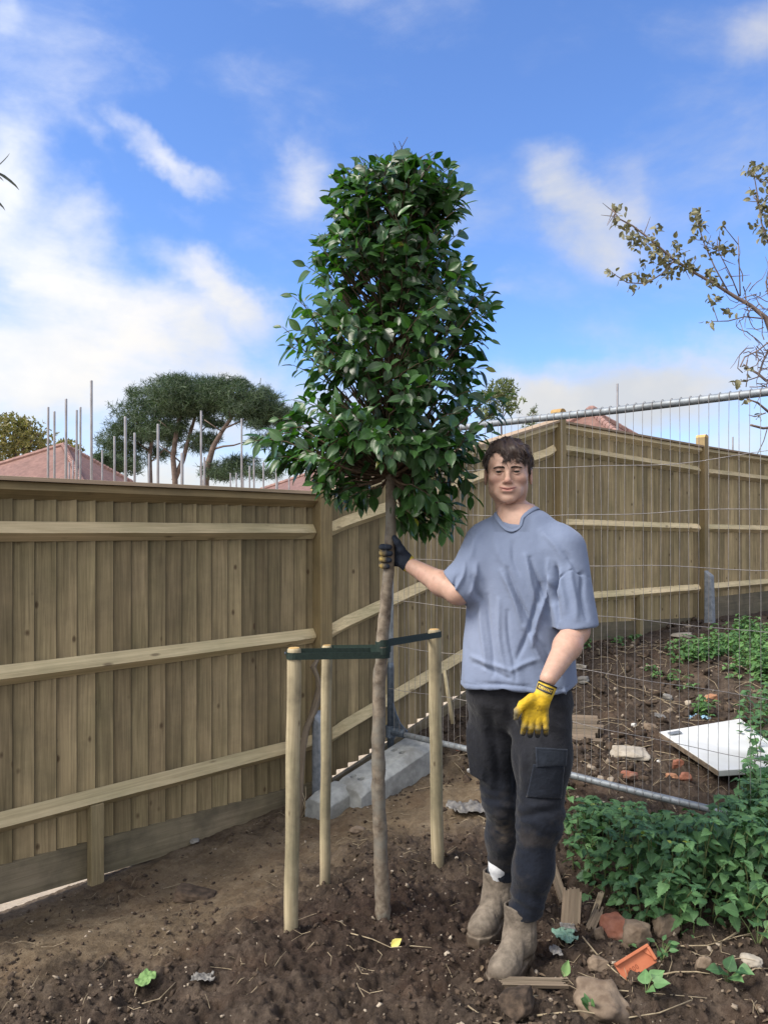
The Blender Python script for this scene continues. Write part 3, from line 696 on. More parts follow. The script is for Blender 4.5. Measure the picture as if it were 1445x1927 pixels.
def house(label, apex, corners, ez, finial=False):
    c = sum((Vector(k) for k in corners), Vector((0, 0)))/4
    root = empty('red_roofed_house', (c.x, c.y, -.7), label, 'house')
    ap = Vector(apex); E = [Vector((k[0], k[1], ez)) for k in corners]
    rf = MB()
    for i in range(4):
        a, b = E[i], E[(i+1) % 4]; al = (b-a).normalized(); n = (b-a).cross(ap-a).normalized(); sl = n.cross(al)
        V = [a, b, ap]; rf.add(V, [(0, 1, 2)], [((v-a).dot(al), (v-a).dot(sl), 0) for v in V], .3)
    rf.add(E, [(3, 2, 1, 0)], None, .3); ro = rf.build('roof', M['tiles'], root)
    hp = MB()
    for e in E:
        N = 34
        for k in range(N):
            p, q = lerp(e, ap, k/N), lerp(e, ap, (k+1.12)/N); hp.tube([p+Z3*.02, q+Z3*.02], [.12, .10], 7)
    if finial: hp.tube([ap, ap+Z3*.12, ap+Z3*.2], [.22, .2, .08], 8)
    o = link_mesh('hip_tiles', hp.v, hp.f, M['ridge'], ro, False)
    wl = MB(); I = [Vector((c.x, c.y, 0))+(Vector((e.x, e.y, 0))-Vector((c.x, c.y, 0)))*.93 for e in E]
    for i in range(4):
        a, b = I[i], I[(i+1) % 4]; wl.add([a+Z3*-.7, b+Z3*-.7, b+Z3*ez, a+Z3*ez], [(0, 1, 2, 3)])
    wl.build('wall', M['brick'], root)
    fc = MB()
    for i in range(4): a, b = E[i], E[(i+1) % 4]; n = Vector(((b-a).y, -(b-a).x, 0)).normalized(); fc.box((a+b)/2-Z3*.09, (b-a)/2, n*.02, Z3*.09)
    fc.build('fascia', M['fascia'], root)
    for i in (0, 3):
        a, b = I[i], I[(i+1) % 4]; n = Vector(((b-a).y, -(b-a).x, 0)).normalized()
        if n.dot(Vector((c.x, c.y, 0))) > 0: n = -n
        for t in (.3, .7):
            w = MB(); q = lerp(a, b, t)+n*.03+Z3*.9; w.box(q, (b-a).normalized()*.62, n*.04, Z3*.6); wo = w.build('window', M['fascia'], root)
            g = MB(); 
            for sx in (-.3, .3): g.box(q+(b-a).normalized()*sx+n*.045, (b-a).normalized()*.25, n*.01, Z3*.52)
            g.build('pane', M['glass'], wo)
house('house with a wide pinkish red hipped roof beyond the left fence', (-13.3, 32, 5.1), [(-9.9, 26), (-9.2, 34), (-20, 44), (-23, 34)], 2.6)
house('house with a red roof half hidden behind the camellia crown', (-1.2, 35, 4.86), [(-3, 28), (7, 36), (2, 46), (-9.5, 38)], 2.4)
house('house with a steep red hipped roof and knob behind the right fence bays', (7.0, 26, 5.55), [(8.6, 21), (14.0, 28), (8, 34), (-.5, 28)], 2.2, True)

# ---------------------------------------------------------------- trees far behind
M['pine'] = mat_leaf('pine_needles', (.022, .042, .022), (.060, .095, .045), .6, .12, vein=0)
M['bark_far'] = mat_simple('pine_bark', (.09, .065, .055), (.17, .125, .105), 3, .9, 0, .3, .05)
M['leaf_far'] = mat_leaf('autumn_leaf_far', (.10, .095, .03), (.24, .20, .075), .6, .2, vein=0)
M['leaf_far_green'] = mat_leaf('green_leaf_far', (.05, .07, .025), (.14, .16, .06), .6, .2, vein=0)
def rdirs(n):
    v = RNG.normal(size=(n, 3)); return v/np.linalg.norm(v, axis=1)[:, None]
def tuft(k, w, l):
    V = []; F = []
    for i in range(k):
        a = 2*math.pi*i/k+random.random(); b = random.uniform(-.2, 1.1); d = Vector((math.cos(a)*math.cos(b), math.sin(a)*math.cos(b), math.sin(b)))
        s = d.cross(Vector((random.random(), random.random(), random.random()))).normalized()*w; n = len(V)
        V += [tuple(-s*.6), tuple(s*.6), tuple(d*l+s*.25), tuple(d*l-s*.25)]; F.append((n, n+1, n+2, n+3))
    return V, F
def pads_pts(pads, d, dd, n, hollow=.0):
    out = []; A = [p[2]*p[3] for p in pads]; tot = sum(A)
    for (cx, cy, rx, ry), a in zip(pads, A):
        k = int(n*a/tot); c = P(cx, cy, d+random.uniform(-dd, dd)*.4); R = rx/FPX*d; Rz = ry/FPX*d
        v = rdirs(k)*(RNG.random(k)**.45*RNG.uniform(.9, 1.22, k))[:, None]; p = np.array(c)+v*np.array([R, min(R, dd), Rz])
        nz = fbm(p[:, 0]*.9/d*60, p[:, 1]*.9/d*60, p[:, 2]*1.3/d*60, 3, 77); out.append(p[nz > -.20])
    return np.concatenate(out)
def far_tree(name, label, cat, group, d, dd, trunk, limbs, pads, n, leafmat, tk, tw, tl, size, barkmat=None):
    b = P(trunk[0][0], 0, d+trunk[0][3] if len(trunk[0]) > 3 else d); g = -.7
    base = Vector((P(trunk[0][0], 0, d).x, d, -.75)); root = empty(name, base, label, cat, group)
    m = MB(); pts = [base]+[P(t[0], t[1], d) for t in trunk]; m.tube(pts, [trunk[0][2]/FPX*d/2*1.1]+[t[2]/FPX*d/2 for t in trunk], 10, jitter=.08)
    m.build('trunk', barkmat or M['bark_far'], root, True)
    lm = MB()
    for L in limbs: lm.tube([P(t[0], t[1], d+random.uniform(-.3, .3)*dd*.3) for t in L], [t[2]/FPX*d/2 for t in L], 6)
    if limbs: lm.build('limbs', barkmat or M['bark_far'], root, True)
    p = pads_pts(pads, d, dd, n); k = len(p); tv, tf = tuft(tk, tw, tl)
    ax = rdirs(k); ax[:, 2] = np.abs(ax[:, 2])*.6+.2
    scatter('crown', tv, tf, p, frames(rdirs(k), ax), RNG.uniform(.7, 1.3, k)*size, leafmat, root, False)
g_ = 'pine trees beyond the fence'
far_tree('pine_tree', 'flat-topped pine on the left of the group with drooping left boughs', 'pine tree', g_, 74, 4.5, [(283,905,9),(282,860,8),(290,800,6),(298,750,4)],
  [[(283,850,4),(255,830,3),(225,815,2)],[(286,830,3),(262,800,3),(240,770,2)],[(290,800,3),(315,770,3),(320,740,2)],[(284,870,3),(310,845,2),(325,835,1)]],
  [(262,790,58,38),(305,750,54,32),(250,825,60,22),(218,838,40,24),(235,866,48,18),(300,855,34,14),(285,800,60,30),(322,722,32,14),(238,815,34,20),(222,848,28,11),(262,843,30,9),(205,870,26,14),(295,790,34,18),(275,760,34,18),(250,740,14,12)], 6500, M['pine'], 7, .035, .42, 1)
far_tree('pine_tree', 'twin-trunked pine in the middle of the group behind the tubes', 'pine tree', g_, 70, 4.5, [(330,905,11),(326,860,10),(332,815,9),(345,760,6),(350,735,3)],
  [[(328,905,11),(345,865,9),(357,820,7),(372,770,5),(385,735,3)],[(333,815,4),(310,800,3),(298,790,2)],[(355,830,3),(375,815,3),(392,800,2)],[(340,870,3),(318,850,3),(300,838,2)]],
  [(345,742,62,32),(345,718,20,11),(310,815,50,16),(385,825,30,12),(390,730,38,20),(330,775,40,20),(375,770,40,18),(400,795,28,10),(340,805,24,9),(372,842,30,10),(318,832,22,9),(350,760,60,20)], 6500, M['pine'], 7, .035, .42, 1)
far_tree('pine_tree', 'leaning pine on the right of the group with a bare curved bough', 'pine tree', g_, 66, 4.5, [(388,905,12),(393,870,11),(402,840,10),(418,812,8),(440,780,6),(455,750,3)],
  [[(403,845,4),(420,840,4),(440,838,3),(460,832,2)],[(425,805,4),(460,790,3),(495,785,2)],[(435,790,3),(430,760,3),(425,730,2)],[(418,812,3),(400,800,2),(385,790,2)]],
  [(428,742,52,32),(470,760,55,36),(512,778,42,28),(500,830,34,12),(545,800,24,18),(500,752,34,20),(452,722,20,10),(510,778,34,16),(465,780,50,16),(430,765,40,18),(400,750,30,20),(490,800,30,9),(432,885,54,17),(455,868,34,12),(405,895,30,12),(500,890,36,12)], 6800, M['pine'], 7, .035, .42, 1)
far_tree('broadleaf_tree', 'round yellow-green autumn tree at the far left edge behind the tubes', 'tree', None, 48, 4, [(30,905,9),(28,860,7),(34,825,4)],
  [[(28,870,4),(5,840,3),(-15,815,2)],[(30,860,4),(55,835,3),(75,815,2)],[(30,850,3),(20,815,2),(15,795,1)],[(32,840,3),(50,815,2),(60,795,1)]],
  [(20,830,75,42),(60,835,32,26),(-30,830,60,50),(20,800,45,20),(85,862,20,12)], 3200, M['leaf_far'], 4, .10, .22, .8)
far_tree('broadleaf_tree', 'small shrubby tree peeping over the left red roof', 'tree', None, 46, 2, [(128,905,5),(130,860,3)], [[(130,860,2),(118,840,1)],[(130,865,2),(142,845,1)]], [(128,842,22,14),(118,836,12,8),(140,850,14,12)], 260, M['leaf_far'], 4, .10, .22, .8)
far_tree('evergreen_shrub', 'dark evergreen shrub left of the pines behind the tubes', 'shrub', None, 60, 3, [(190,905,5),(190,880,3)], [], [(195,868,34,16),(180,862,18,12),(225,880,40,16)], 1500, M['pine'], 7, .035, .36, 1)
far_tree('broadleaf_tree', 'pale-leaved tree just right of the camellia crown above the fence', 'tree', None, 22, 2, [(945,860,4),(943,800,3),(948,760,2)],
  [[(943,800,2),(925,765,1.4),(915,735,1)],[(944,790,2),(962,755,1.4),(970,730,1)],[(946,770,1.6),(950,735,1)]], [(940,742,34,26),(965,758,20,20),(920,765,24,30),(948,725,22,12)], 900, M['leaf_far_green'], 4, .035, .085, .9)
far_tree('conifer_tree', 'thin wispy treetop poking above the mesh panel top tube beside the fence post', 'tree', None, 30, 1, [(1000,860,3),(1001,800,2),(1003,768,1)], [[(1001,790,1.2),(992,780,.8)],[(1002,785,1.2),(1010,773,.8)]],
  [(1002,785,10,14),(995,800,14,10),(1006,772,5,8)], 140, M['leaf_far_green'], 5, .02, .12, .9)

# ---------------------------------------------------------------- the man
M['skin'] = mat_vcol('skin', .50, .10, .35, 300, .35, .09, 55, bdist=.0015)
M['shirt'] = mat_vcol('blue_grey_jersey', .95, 0, .4, 22, .08, .06, 9, sheen=.15, bdist=.007)
M['trouser'] = mat_vcol('dark_cotton', .95, 0, .6, 34, .1, .18, 26, sheen=.1, bdist=.010)
M['boot'] = mat_vcol('muddy_leather', .88, 0, .8, 70, .15, .38, 30, bdist=.005)
M['glove'] = mat_vcol('knit_glove', .85, 0, .5, 500, .2, .2, 45)
M['hair'] = mat_vcol('brown_hair', .55, 0, .4, 160, .4, .3, 120)
M['sock'] = mat_simple('white_sock', (.42, .43, .46), (.54, .55, .57), 60, .9, 0, .3)
M['eye'] = mat_vcol('eye', .15, 0, 0, 1, .5, 0, 1)
def sm01(a, b, x): t = np.clip((x-a)/(b-a), 0, 1); return t*t*(3-2*t)
def vec(p, q): return (p.x, p.y, p.z)
HC = np.array([.456, 2.835, 1.716]); yaw = math.radians(-10)      # eye-level centre of the head
cyw, syw = math.cos(yaw), math.sin(yaw); roll = math.radians(2.0)
def h2l(X, Y, Z):
    x, y, z = X-HC[0], Y-HC[1], Z-HC[2]; x, y = x*cyw+y*syw, -x*syw+y*cyw
    return x, y, z
def l2h(p):
    p = np.atleast_2d(p); x = p[:, 0]*cyw-p[:, 1]*syw; y = p[:, 0]*syw+p[:, 1]*cyw; return np.stack([x, y, p[:, 2]], 1)+HC
EYES = ((-.0315, -.0775, .0), (.0315, -.0775, .0))
def head_sdf(x, y, z):
    d = ell(x, y, z, (0, .012, .036), (.074, .094, .086))
    d = smin(d, ell(x, y, z, (0, -.018, -.030), (.067, .068, .080)), .04)
    d = smin(d, ell(x, y, z, (0, -.028, .030), (.064, .064, .052)), .02)          # forehead
    for s in (-1, 1):
        d = smin(d, ell(x, y, z, (.0485*s, -.004, -.062), (.017, .030, .026)), .028)   # jaw angle
        d = smin(d, ell(x, y, z, (.045*s, -.060, -.022), (.022, .021, .018)), .02)    # cheekbone
        d = smin(d, ell(x, y, z, (.028*s, -.060, -.072), (.021, .024, .024)), .02)
    d = smin(d, ell(x, y, z, (0, -.074, -.098), (.025, .020, .018)), .024)           # chin
    d = smin(d, cone(x, y, z, (-.038, -.081, .014), (.038, -.081, .014), .0095), .014)  # brow ridge
    for s in (-1, 1):
        d = smax(d, -ell(x, y, z, (.032*s, -.099, -.001), (.019, .017, .0115)), .010)
        e = np.sqrt((x-.0315*s)**2+(y+.0775)**2+(z)**2)-.0140                          # lids over the eyeball
        slit = ell(x, y, z, (.0315*s, -.0905, -.0018), (.0145, .012, .0036))
        d = smin(d, smax(e, -slit, .001), .004)
    d = smin(d, cone(x, y, z, (0, -.083, .012), (0, -.106, -.030), .0072, .0095), .010)
    d = smin(d, ell(x, y, z, (0, -.1075, -.034), (.0115, .0105, .0095)), .007)
    for s in (-1, 1):
        d = smin(d, ell(x, y, z, (.0125*s, -.0965, -.038), (.0072, .009, .0068)), .005)
        d = smax(d, -ell(x, y, z, (.0062*s, -.1035, -.0445), (.0032, .005, .0028)), .002)
    d = smin(d, ell(x, y, z, (0, -.082, -.060), (.030, .017, .020)), .012)             # muzzle
    ml = -.0650+2.3*np.abs(x)**1.6                                                       # gently smiling mouth line
    d = smin(d, cone(x, y, z, (-.020, -.0940, -.0590), (.020, -.0940, -.0590), .0042), .006)
    d = smin(d, cone(x, y, z, (-.013, -.0945, -.0695), (.013, -.0945, -.0695), .0052), .006)
    g = np.sqrt((np.maximum(np.abs(x)-.027, 0))**2+((y+.101+0*x)*.35)**2+(z-ml)**2)-.0019
    d = smax(d, -g, .0025)
    d = smin(d, cone(x, y, z, (0, .022, -.055), (.024, .034, -.215), .055, .058), .026)  # neck
    for s in (-1, 1):
        e = ell(x*np.cos(.3)-s*(y)*np.sin(.3)*0, y, z, (.079*s, .016, -.012), (.0075, .019, .031))
        e = smax(e, -ell(x, y, z, (.087*s, .012, -.010), (.006, .011, .018)), .004)
        d = smin(d, e, .006)
    return d
# body frame: turned so his left shoulder is nearer
th = math.radians(25); TA = np.array([math.cos(th), -math.sin(th)]); TB = np.array([math.sin(th), math.cos(th)])
def tor(X, Y, Z, tab, cxy):
    z0 = [t[0] for t in tab]; zz = np.arange(z0[0]-.1, z0[-1]+.1, .004); kr = np.exp(-(np.arange(-14, 15)*.004/.024)**2); kr /= kr.sum()
    sm = lambda c: np.convolve(np.pad(np.interp(zz, z0, [t[c] for t in tab]), 14, mode='edge'), kr, 'valid')
    ra, rb, cx, cy = (np.interp(Z, zz, sm(c)) for c in (1, 2, 3, 4))
    dx, dy = X-cx, Y-cy; u = (dx*TA[0]+dy*TA[1])/ra; v = (dx*TB[0]+dy*TB[1])/rb
    p = 2.35; q = (np.abs(u)**p+np.abs(v)**p)**(1/p); return (q-1)*np.minimum(ra, rb)*.95
SH_R = (.362, 2.866, 1.452); EL_R = (.268, 2.775, 1.284); WR_R = (.092, 2.952, 1.378)
SH_L = (.650, 2.718, 1.445); EL_L = (.652, 2.625, 1.165); WR_L = (.521, 2.445, 1.035)
btab = [(.92, .16, .105, .487, 2.81), (1.1, .15, .10, .487, 2.82), (1.3, .165, .105, .495, 2.82), (1.42, .165, .10, .505, 2.81), (1.50, .13, .080, .508, 2.808), (1.545, .10, .076, .500, 2.812), (1.60, .05, .055, .49, 2.83)]
def body_sdf(X, Y, Z):
    d = tor(X, Y, Z, btab, None); d = np.maximum(d, np.maximum(.90-Z, Z-1.60))
    d = smin(d, cone(X, Y, Z, (.474, 2.862, 1.60), (.500, 2.825, 1.47), .050, .066), .04)
    nk = (.50, 2.83, 1.545)
    for S, E, W in ((SH_R, EL_R, WR_R), (SH_L, EL_L, WR_L)):
        d = smin(d, cone(X, Y, Z, (.50, 2.83, 1.53), (S[0], S[1], S[2]-.022), .040, .042), .04)
        d = smin(d, cone(X, Y, Z, (S[0], S[1], S[2]-.022), E, .044, .044), .03)
        mid = tuple(E[i]*.68+W[i]*.32 for i in range(3)); mid = (mid[0], mid[1], mid[2]-.004)
        d = smin(d, chain(X, Y, Z, [E, mid, W], [.0445, .0445, .0275], .02), .022)
    return d
HIP_R = (.405, 2.90, .90); KN_R = (.437, 2.90, .50); AN_R = (.445, 3.00, .12)
HIP_L = (.575, 2.745, .90); KN_L = (.540, 2.665, .52); AN_L = (.475, 2.685, .12)
def legs_sdf(X, Y, Z):
    d = ell(X, Y, Z, (.487, 2.82, .93), (.15, .11, .12))
    for H, K, A in ((HIP_R, KN_R, AN_R), (HIP_L, KN_L, AN_L)): d = smin(d, chain(X, Y, Z, [H, K, A], [.075, .05, .027], .03), .04)
    return d
def head_w(X, Y, Z): x, y, z = h2l(X, Y, Z); return head_sdf(x, y, z)
hv, hf = surfnet(head_w, (.355, 2.70, 1.50), (.57, 2.96, 1.865), .0019)
bv, bf = surfnet(body_sdf, (.03, 2.36, .88), (.76, 3.02, 1.64), .005)
lv, lf = surfnet(legs_sdf, (.30, 2.52, .10), (.74, 3.12, 1.06), .010)
V, F = join([(hv, hf), (bv, bf), (lv, lf)])
x, y, z = h2l(V[:, 0], V[:, 1], V[:, 2]); ishead = np.arange(len(V)) < len(hv)
skin = np.array([.47, .295, .225]); C = np.tile(skin, (len(V), 1))
def blend(C, m, c): m = m[:, None]; return C*(1-m)+np.array(c)*m
front = (y < -.02)*ishead
cheek = np.exp(-(((np.abs(x)-.044)/.022)**2+((z+.028)/.020)**2))*front; C = blend(C, cheek*.35, (.52, .26, .21))
nose = np.exp(-((x/.014)**2+((z+.034)/.012)**2))*(y < -.09)*ishead; C = blend(C, nose*.4, (.60, .27, .22))
stub = sm01(-.038, -.062, z)*sm01(-.135, -.10, z)*np.where(y < .03, 1, 0)*ishead*sm01(.0, 1, 1-np.exp(-((np.abs(x))/.024)**2*0))
stub = np.clip(stub*(.55+.5*fbm(x*120, y*120, z*120, 2, 3))-.6*np.exp(-(((np.abs(x)-.036)/.018)**2+((z+.045)/.012)**2)), 0, 1)
C = blend(C, stub*.58, (.22, .15, .105))
ml = -.0650+2.3*np.abs(x)**1.6
lips = (np.abs(x) < .0275)*(y < -.088)*ishead*np.exp(-((z-ml)/.0072)**4)*(1-(np.abs(x)/.029)**2*.6); C = blend(C, np.clip(lips, 0, 1)*.75, (.47, .19, .175))
gl = (np.abs(x) < .030)*(y < -.085)*ishead*np.exp(-((z-ml)/.0020)**2); C = blend(C, gl*.9, (.14, .04, .035))
lid = np.exp(-(((np.abs(x)-.0315)/.017)**2+((z-.004)/.009)**2))*front*(y < -.06); C = blend(C, lid*.35, (.30, .165, .125))
neckr = ishead*(z < -.12); C = blend(C, neckr*.25, (.55, .30, .22))
arm = (~ishead); redn = arm*np.clip(fbm(V[:, 0]*14, V[:, 1]*14, V[:, 2]*14, 3, 8)*1.6, 0, 1); C = blend(C, redn*.35, (.50, .24, .19))
dirt = arm*(V[:, 0] < .22)*np.clip(fbm(V[:, 0]*45, V[:, 1]*45, V[:, 2]*45, 3, 19)*3-.7, 0, 1); C = blend(C, dirt*.4, (.22, .14, .10))
col4 = np.concatenate([C, np.ones((len(C), 1))], 1)
person = link_mesh('person', V, F, M['skin'], None, True, {'Col': ('FLOAT_COLOR', col4)}, origin=(.47, 2.8, 0))
tag(person, 'young man in a blue-grey t-shirt, dark cargo trousers and work gloves holding the tree trunk', 'person')
def ccol(V, c): return np.concatenate([np.tile(np.array(c, float), (len(V), 1)), np.ones((len(V), 1))], 1)
def part(name, V, F, mat, C, par=person): return link_mesh(name, V, F, mat, par, True, {'Col': ('FLOAT_COLOR', np.concatenate([C, np.ones((len(C), 1))], 1) if C.shape[1] == 3 else C)})

# eyes
for e in EYES:
    v_, f_ = surfnet(lambda X, Y, Z: np.sqrt(X*X+Y*Y+Z*Z)-.0122, (-.014,)*3, (.014,)*3, .0009)
    rr = np.hypot(v_[:, 0]+.0004, v_[:, 2]+.0006); fr = v_[:, 1] < 0
    C = np.tile([.20, .17, .155], (len(v_), 1)); C[fr & (rr < .0076)] = (.022, .018, .014); C[fr & (rr < .0028)] = (.004, .004, .004)  # eye white darkened: brow shade put into the colour
    part('eye', l2h(v_+np.array(e)), f_, M['eye'], C)
# eyebrows: short hairs laid along the ridge
def ribbon_hairs(P0, D, Ln, w, segs, bend):
    """P0 (n,3) roots, D (n,3) directions, bend (n,3) added quadratically"""
    n = len(P0); t = np.linspace(0, 1, segs+1)
    pts = P0[:, None]+D[:, None]*(Ln[:, None]*t)[..., None]+bend[:, None]*(t**2)[None, :, None]*Ln[:, None, None]
    side = np.cross(D, RNG.normal(size=(n, 3))*.6+np.array([0, -1, .3])); side /= np.linalg.norm(side, axis=1)[:, None]
    ww = (w*(1-.85*t**2))[None, :, None]
    a = pts-side[:, None]*ww; b = pts+side[:, None]*ww
    V = np.stack([a, b], 2).reshape(-1, 3); i = np.arange(n)[:, None]*(2*(segs+1)); s = np.arange(segs)[None]*2
    q = i+s; F = np.stack([q, q+1, q+3, q+2], 2).reshape(-1, 4); return V, F
def project(p, it=4, off=0.0, f=None):
    """push local head points onto the head surface"""
    f = f or head_sdf
    for _ in range(it):
        e = .001; d = f(p[:, 0], p[:, 1], p[:, 2])-off
        g = np.stack([f(p[:, 0]+e, p[:, 1], p[:, 2])-f(p[:, 0]-e, p[:, 1], p[:, 2]), f(p[:, 0], p[:, 1]+e, p[:, 2])-f(p[:, 0], p[:, 1]-e, p[:, 2]), f(p[:, 0], p[:, 1], p[:, 2]+e)-f(p[:, 0], p[:, 1], p[:, 2]-e)], 1)
        g /= np.maximum(np.linalg.norm(g, axis=1), 1e-9)[:, None]; p = p-g*d[:, None]
    return p, g
for s in (-1, 1):
    n = 620; t = RNG.random(n); xx = (.0115+t*.040); zz = .0125+.0045*np.sin(t*2.4)-.0035*t+RNG.normal(size=n)*.0015*(1.1-.5*t)
    p = np.stack([s*xx, -.10+0*xx, zz], 1); p, g = project(p, 6, .0004)
    D = np.stack([s*np.ones(n), .25*np.ones(n), .35-.6*t], 1)+g*.15; D /= np.linalg.norm(D, axis=1)[:, None]
    v_, f_ = ribbon_hairs(l2h(p), (l2h(D)-HC), np.full(n, .0075), .0007, 2, np.zeros((n, 3)))
    part('eyebrow', v_, f_, M['hair'], np.tile([.035, .022, .016], (len(v_), 1)))
for s in (-1, 1):       # lash line
    t = np.linspace(-1, 1, 9); q = np.stack([s*.0315+t*.0150, -.094+0*t, .0024-.0034*t*t], 1); q, g = project(q, 6, .0003); m = MB(); m.tube([Vector(x) for x in l2h(q)], [.0004, .0010, .0012, .0013, .0013, .0013, .0012, .0010, .0004], 6)
    part('eyelashes', np.array([tuple(v) for v in m.v]), m.f, M['hair'], np.tile([.02, .012, .010], (len(m.v), 1)))
# hair
def hairline(x):      # lowest hair on the forehead: high on the parted side, a fringe on the other
    a = sm01(-.030, -.012, x); return (.074-.20*np.maximum(-x-.03, 0))*(1-a)+(.037+.010*np.sin(x*95)-.12*np.maximum(x-.05, 0))*a
def hair_sdf(x, y, z):
    d = ell(x, y, z, (.001, .012, .036), (.086, .104, .0965))
    d = smin(d, ell(x, y, z, (.020, -.058, .070), (.050, .040, .030)), .02)
    d = d+.0035*np.sin(x*150+y*70+np.sin(z*90)*1.2)*np.clip(1.2-np.abs(z-.1)*3, 0, 1)
    fr = smax(y+.030-.35*(np.abs(x)-.068)*0, z-hairline(x), .006)
    cut = np.maximum((y+.034), -1)          # region in front of the temples
    face = np.maximum(y+.036, z-hairline(x)); d = smax(d, -face, .006)
    side = np.maximum(y-.014, z+.004); d = smax(d, -side, .005)
    d = smax(d, -(z+.062), .008)
    ear = ell(x, y, z, (0, .016, -.012), (.12, .018, .022)); d = smax(d, -ear, .005)
    return d
v_, f_ = surfnet(lambda X, Y, Z: hair_sdf(X, Y, Z), (-.10, -.12, -.08), (.105, .13, .15), .0024)
C = np.tile([.034, .021, .017], (len(v_), 1))*(1+.3*fbm(v_[:, 0]*200, v_[:, 1]*60, v_[:, 2]*60, 2, 5))[:, None]
hair_o = part('hair', l2h(v_), f_, M['hair'], C)
n = 6500; dd_ = rdirs(n*2); dd_ = dd_[(dd_[:, 2] > -.45)][:n]; n = len(dd_); p = dd_*np.array([.086, .104, .0965])+np.array([.001, .012, .036])
ok = hair_sdf(p[:, 0], p[:, 1], p[:, 2]) < .004; p = p[ok]; p, g = project(p, 4, -.0015, hair_sdf); n = len(p)
crown = np.array([.012, .055, .118]); flow = p-crown; flow[:, 2] -= .05; flow -= g*(flow*g).sum(1)[:, None]; flow /= np.maximum(np.linalg.norm(flow, axis=1), 1e-6)[:, None]
sweep = np.where((p[:, 1] < -.02) & (p[:, 2] > .05), 1.0, 0.0)[:, None]; flow = flow+sweep*np.array([.40, -.15, -.1]); flow += RNG.normal(size=(n, 3))*.22; D = flow*.95+g*.30; D /= np.linalg.norm(D, axis=1)[:, None]
Ln = np.where(p[:, 2] > .04, RNG.uniform(.016, .034, n), RNG.uniform(.006, .012, n))
v_, f_ = ribbon_hairs(l2h(p), l2h(D)-HC, Ln, .0010, 3, np.tile([0, 0, -.28], (n, 1))-(l2h(g)-HC)*.35)
tn = np.repeat(RNG.uniform(.6, 1.75, n), 8); v2 = v_; f2 = f_; C2 = np.tile([.036, .022, .018], (len(v_), 1))*tn[:, None]
# fringe locks falling over the forehead on his left
n = 700; xx = RNG.uniform(-.026, .066, n); p = np.stack([xx, -.088+0*xx+.35*np.abs(xx)**1.3, .076+RNG.uniform(-.012, .012, n)], 1); p, g = project(p, 4, .008)
D = np.stack([RNG.normal(size=n)*.12+.16, -.10+0*xx, -1+0*xx], 1); D /= np.linalg.norm(D, axis=1)[:, None]; ck = np.sin(xx*230)*.5+.5
Ln = (p[:, 2]-hairline(xx))*1.0+.004+.010*ck*RNG.random(n)
v_, f_ = ribbon_hairs(l2h(p), l2h(D)-HC, np.maximum(Ln, .008), .0011, 4, np.tile([0, .22, 0], (n, 1)))
tn = np.repeat(RNG.uniform(.6, 1.5, n), 10); C3 = np.tile([.034, .021, .017], (len(v_), 1))*tn[:, None]
v_, f_ = join([(v2, f2), (v_, f_)]); link_mesh('hair_strands', v_, f_, M['hair'], hair_o, False, {'Col': ('FLOAT_COLOR', np.concatenate([np.concatenate([C2, C3]), np.ones((len(v_), 1))], 1))})

# t-shirt
stab = [(.90, .214, .150, .487, 2.805), (.95, .212, .149, .487, 2.805), (1.02, .206, .145, .487, 2.81), (1.12, .200, .140, .488, 2.812), (1.25, .190, .134, .492, 2.812), (1.36, .186, .130, .498, 2.81), (1.44, .172, .118, .502, 2.808),
        (1.50, .135, .096, .504, 2.808), (1.545, .105, .082, .502, 2.815), (1.59, .085, .07, .497, 2.825), (1.65, .06, .06, .49, 2.83)]
def shirt_sdf(X, Y, Z):
    d = smax(tor(X, Y, Z, stab, None), Z-1.575, .03)
    nk = (.500, 2.828, 1.552)
    d = smin(d, cone(X, Y, Z, (.485, 2.832, 1.540), (.395, 2.868, 1.488), .046, .050), .03); d = smin(d, cone(X, Y, Z, (.515, 2.818, 1.542), (.612, 2.752, 1.482), .046, .052), .03)
    r = smin(cone(X, Y, Z, (.378, 2.860, 1.452), (.292, 2.79, 1.325), .084, .064), cone(X, Y, Z, (.292, 2.79, 1.325), (.200, 2.78, 1.285), .068, .062), .03)
    r = smin(r, ell(X, Y, Z, (.292, 2.785, 1.285), (.05, .06, .045)), .03)
    cutR = (X-.246)*-.80+(Z-1.308)*-.60; r = smax(r, cutR, .006)
    cavR = np.maximum(cone(X, Y, Z, (.31, 2.80, 1.335), (.19, 2.80, 1.30), .058, .056), -(cutR+.022)); r = smax(r, -cavR, .003)
    d = smin(d, r, .035)
    l = cone(X, Y, Z, (.632, 2.722, 1.436), (.657, 2.618, 1.12), .082, .074); cutL = 1.176+(X-.655)*.10-Z; l = smax(l, cutL, .006)
    cavL = np.maximum(cone(X, Y, Z, (.66, 2.67, 1.28), (.655, 2.630, 1.08), .068, .070), (Z-1.21)); l = smax(l, -cavL, .003)
    d = smin(d, l, .006+.03*np.clip((Z-1.36)/.08, 0, 1))
    hem = .945+.008*np.sin(X*23+Y*11)+(X-.487)*.03-Z; d = smax(d, hem, .006)
    # neck opening: a round hole tipped forward
    q = np.sqrt(((X-.484)/1.0)**2+((Y-(2.815-(1.56-Z)*.35))/.98)**2)-.0745
    hole = np.maximum(q, 1.524+(Y-2.735)*.42-Z); d = smax(d, -hole, .006)
    return d
V, F = surfnet(shirt_sdf, (.15, 2.50, .925), (.78, 3.02, 1.64), .0042)
N = vnormals(V, F); X, Y, Z = V.T
def px_of(X, Y, Z): return CX+X/Y*FPX, HY-(Z-CAMZ)/Y*FPX
PX, PY = px_of(X, Y, Z); fr = sm01(.15, -.35, N[:, 1])
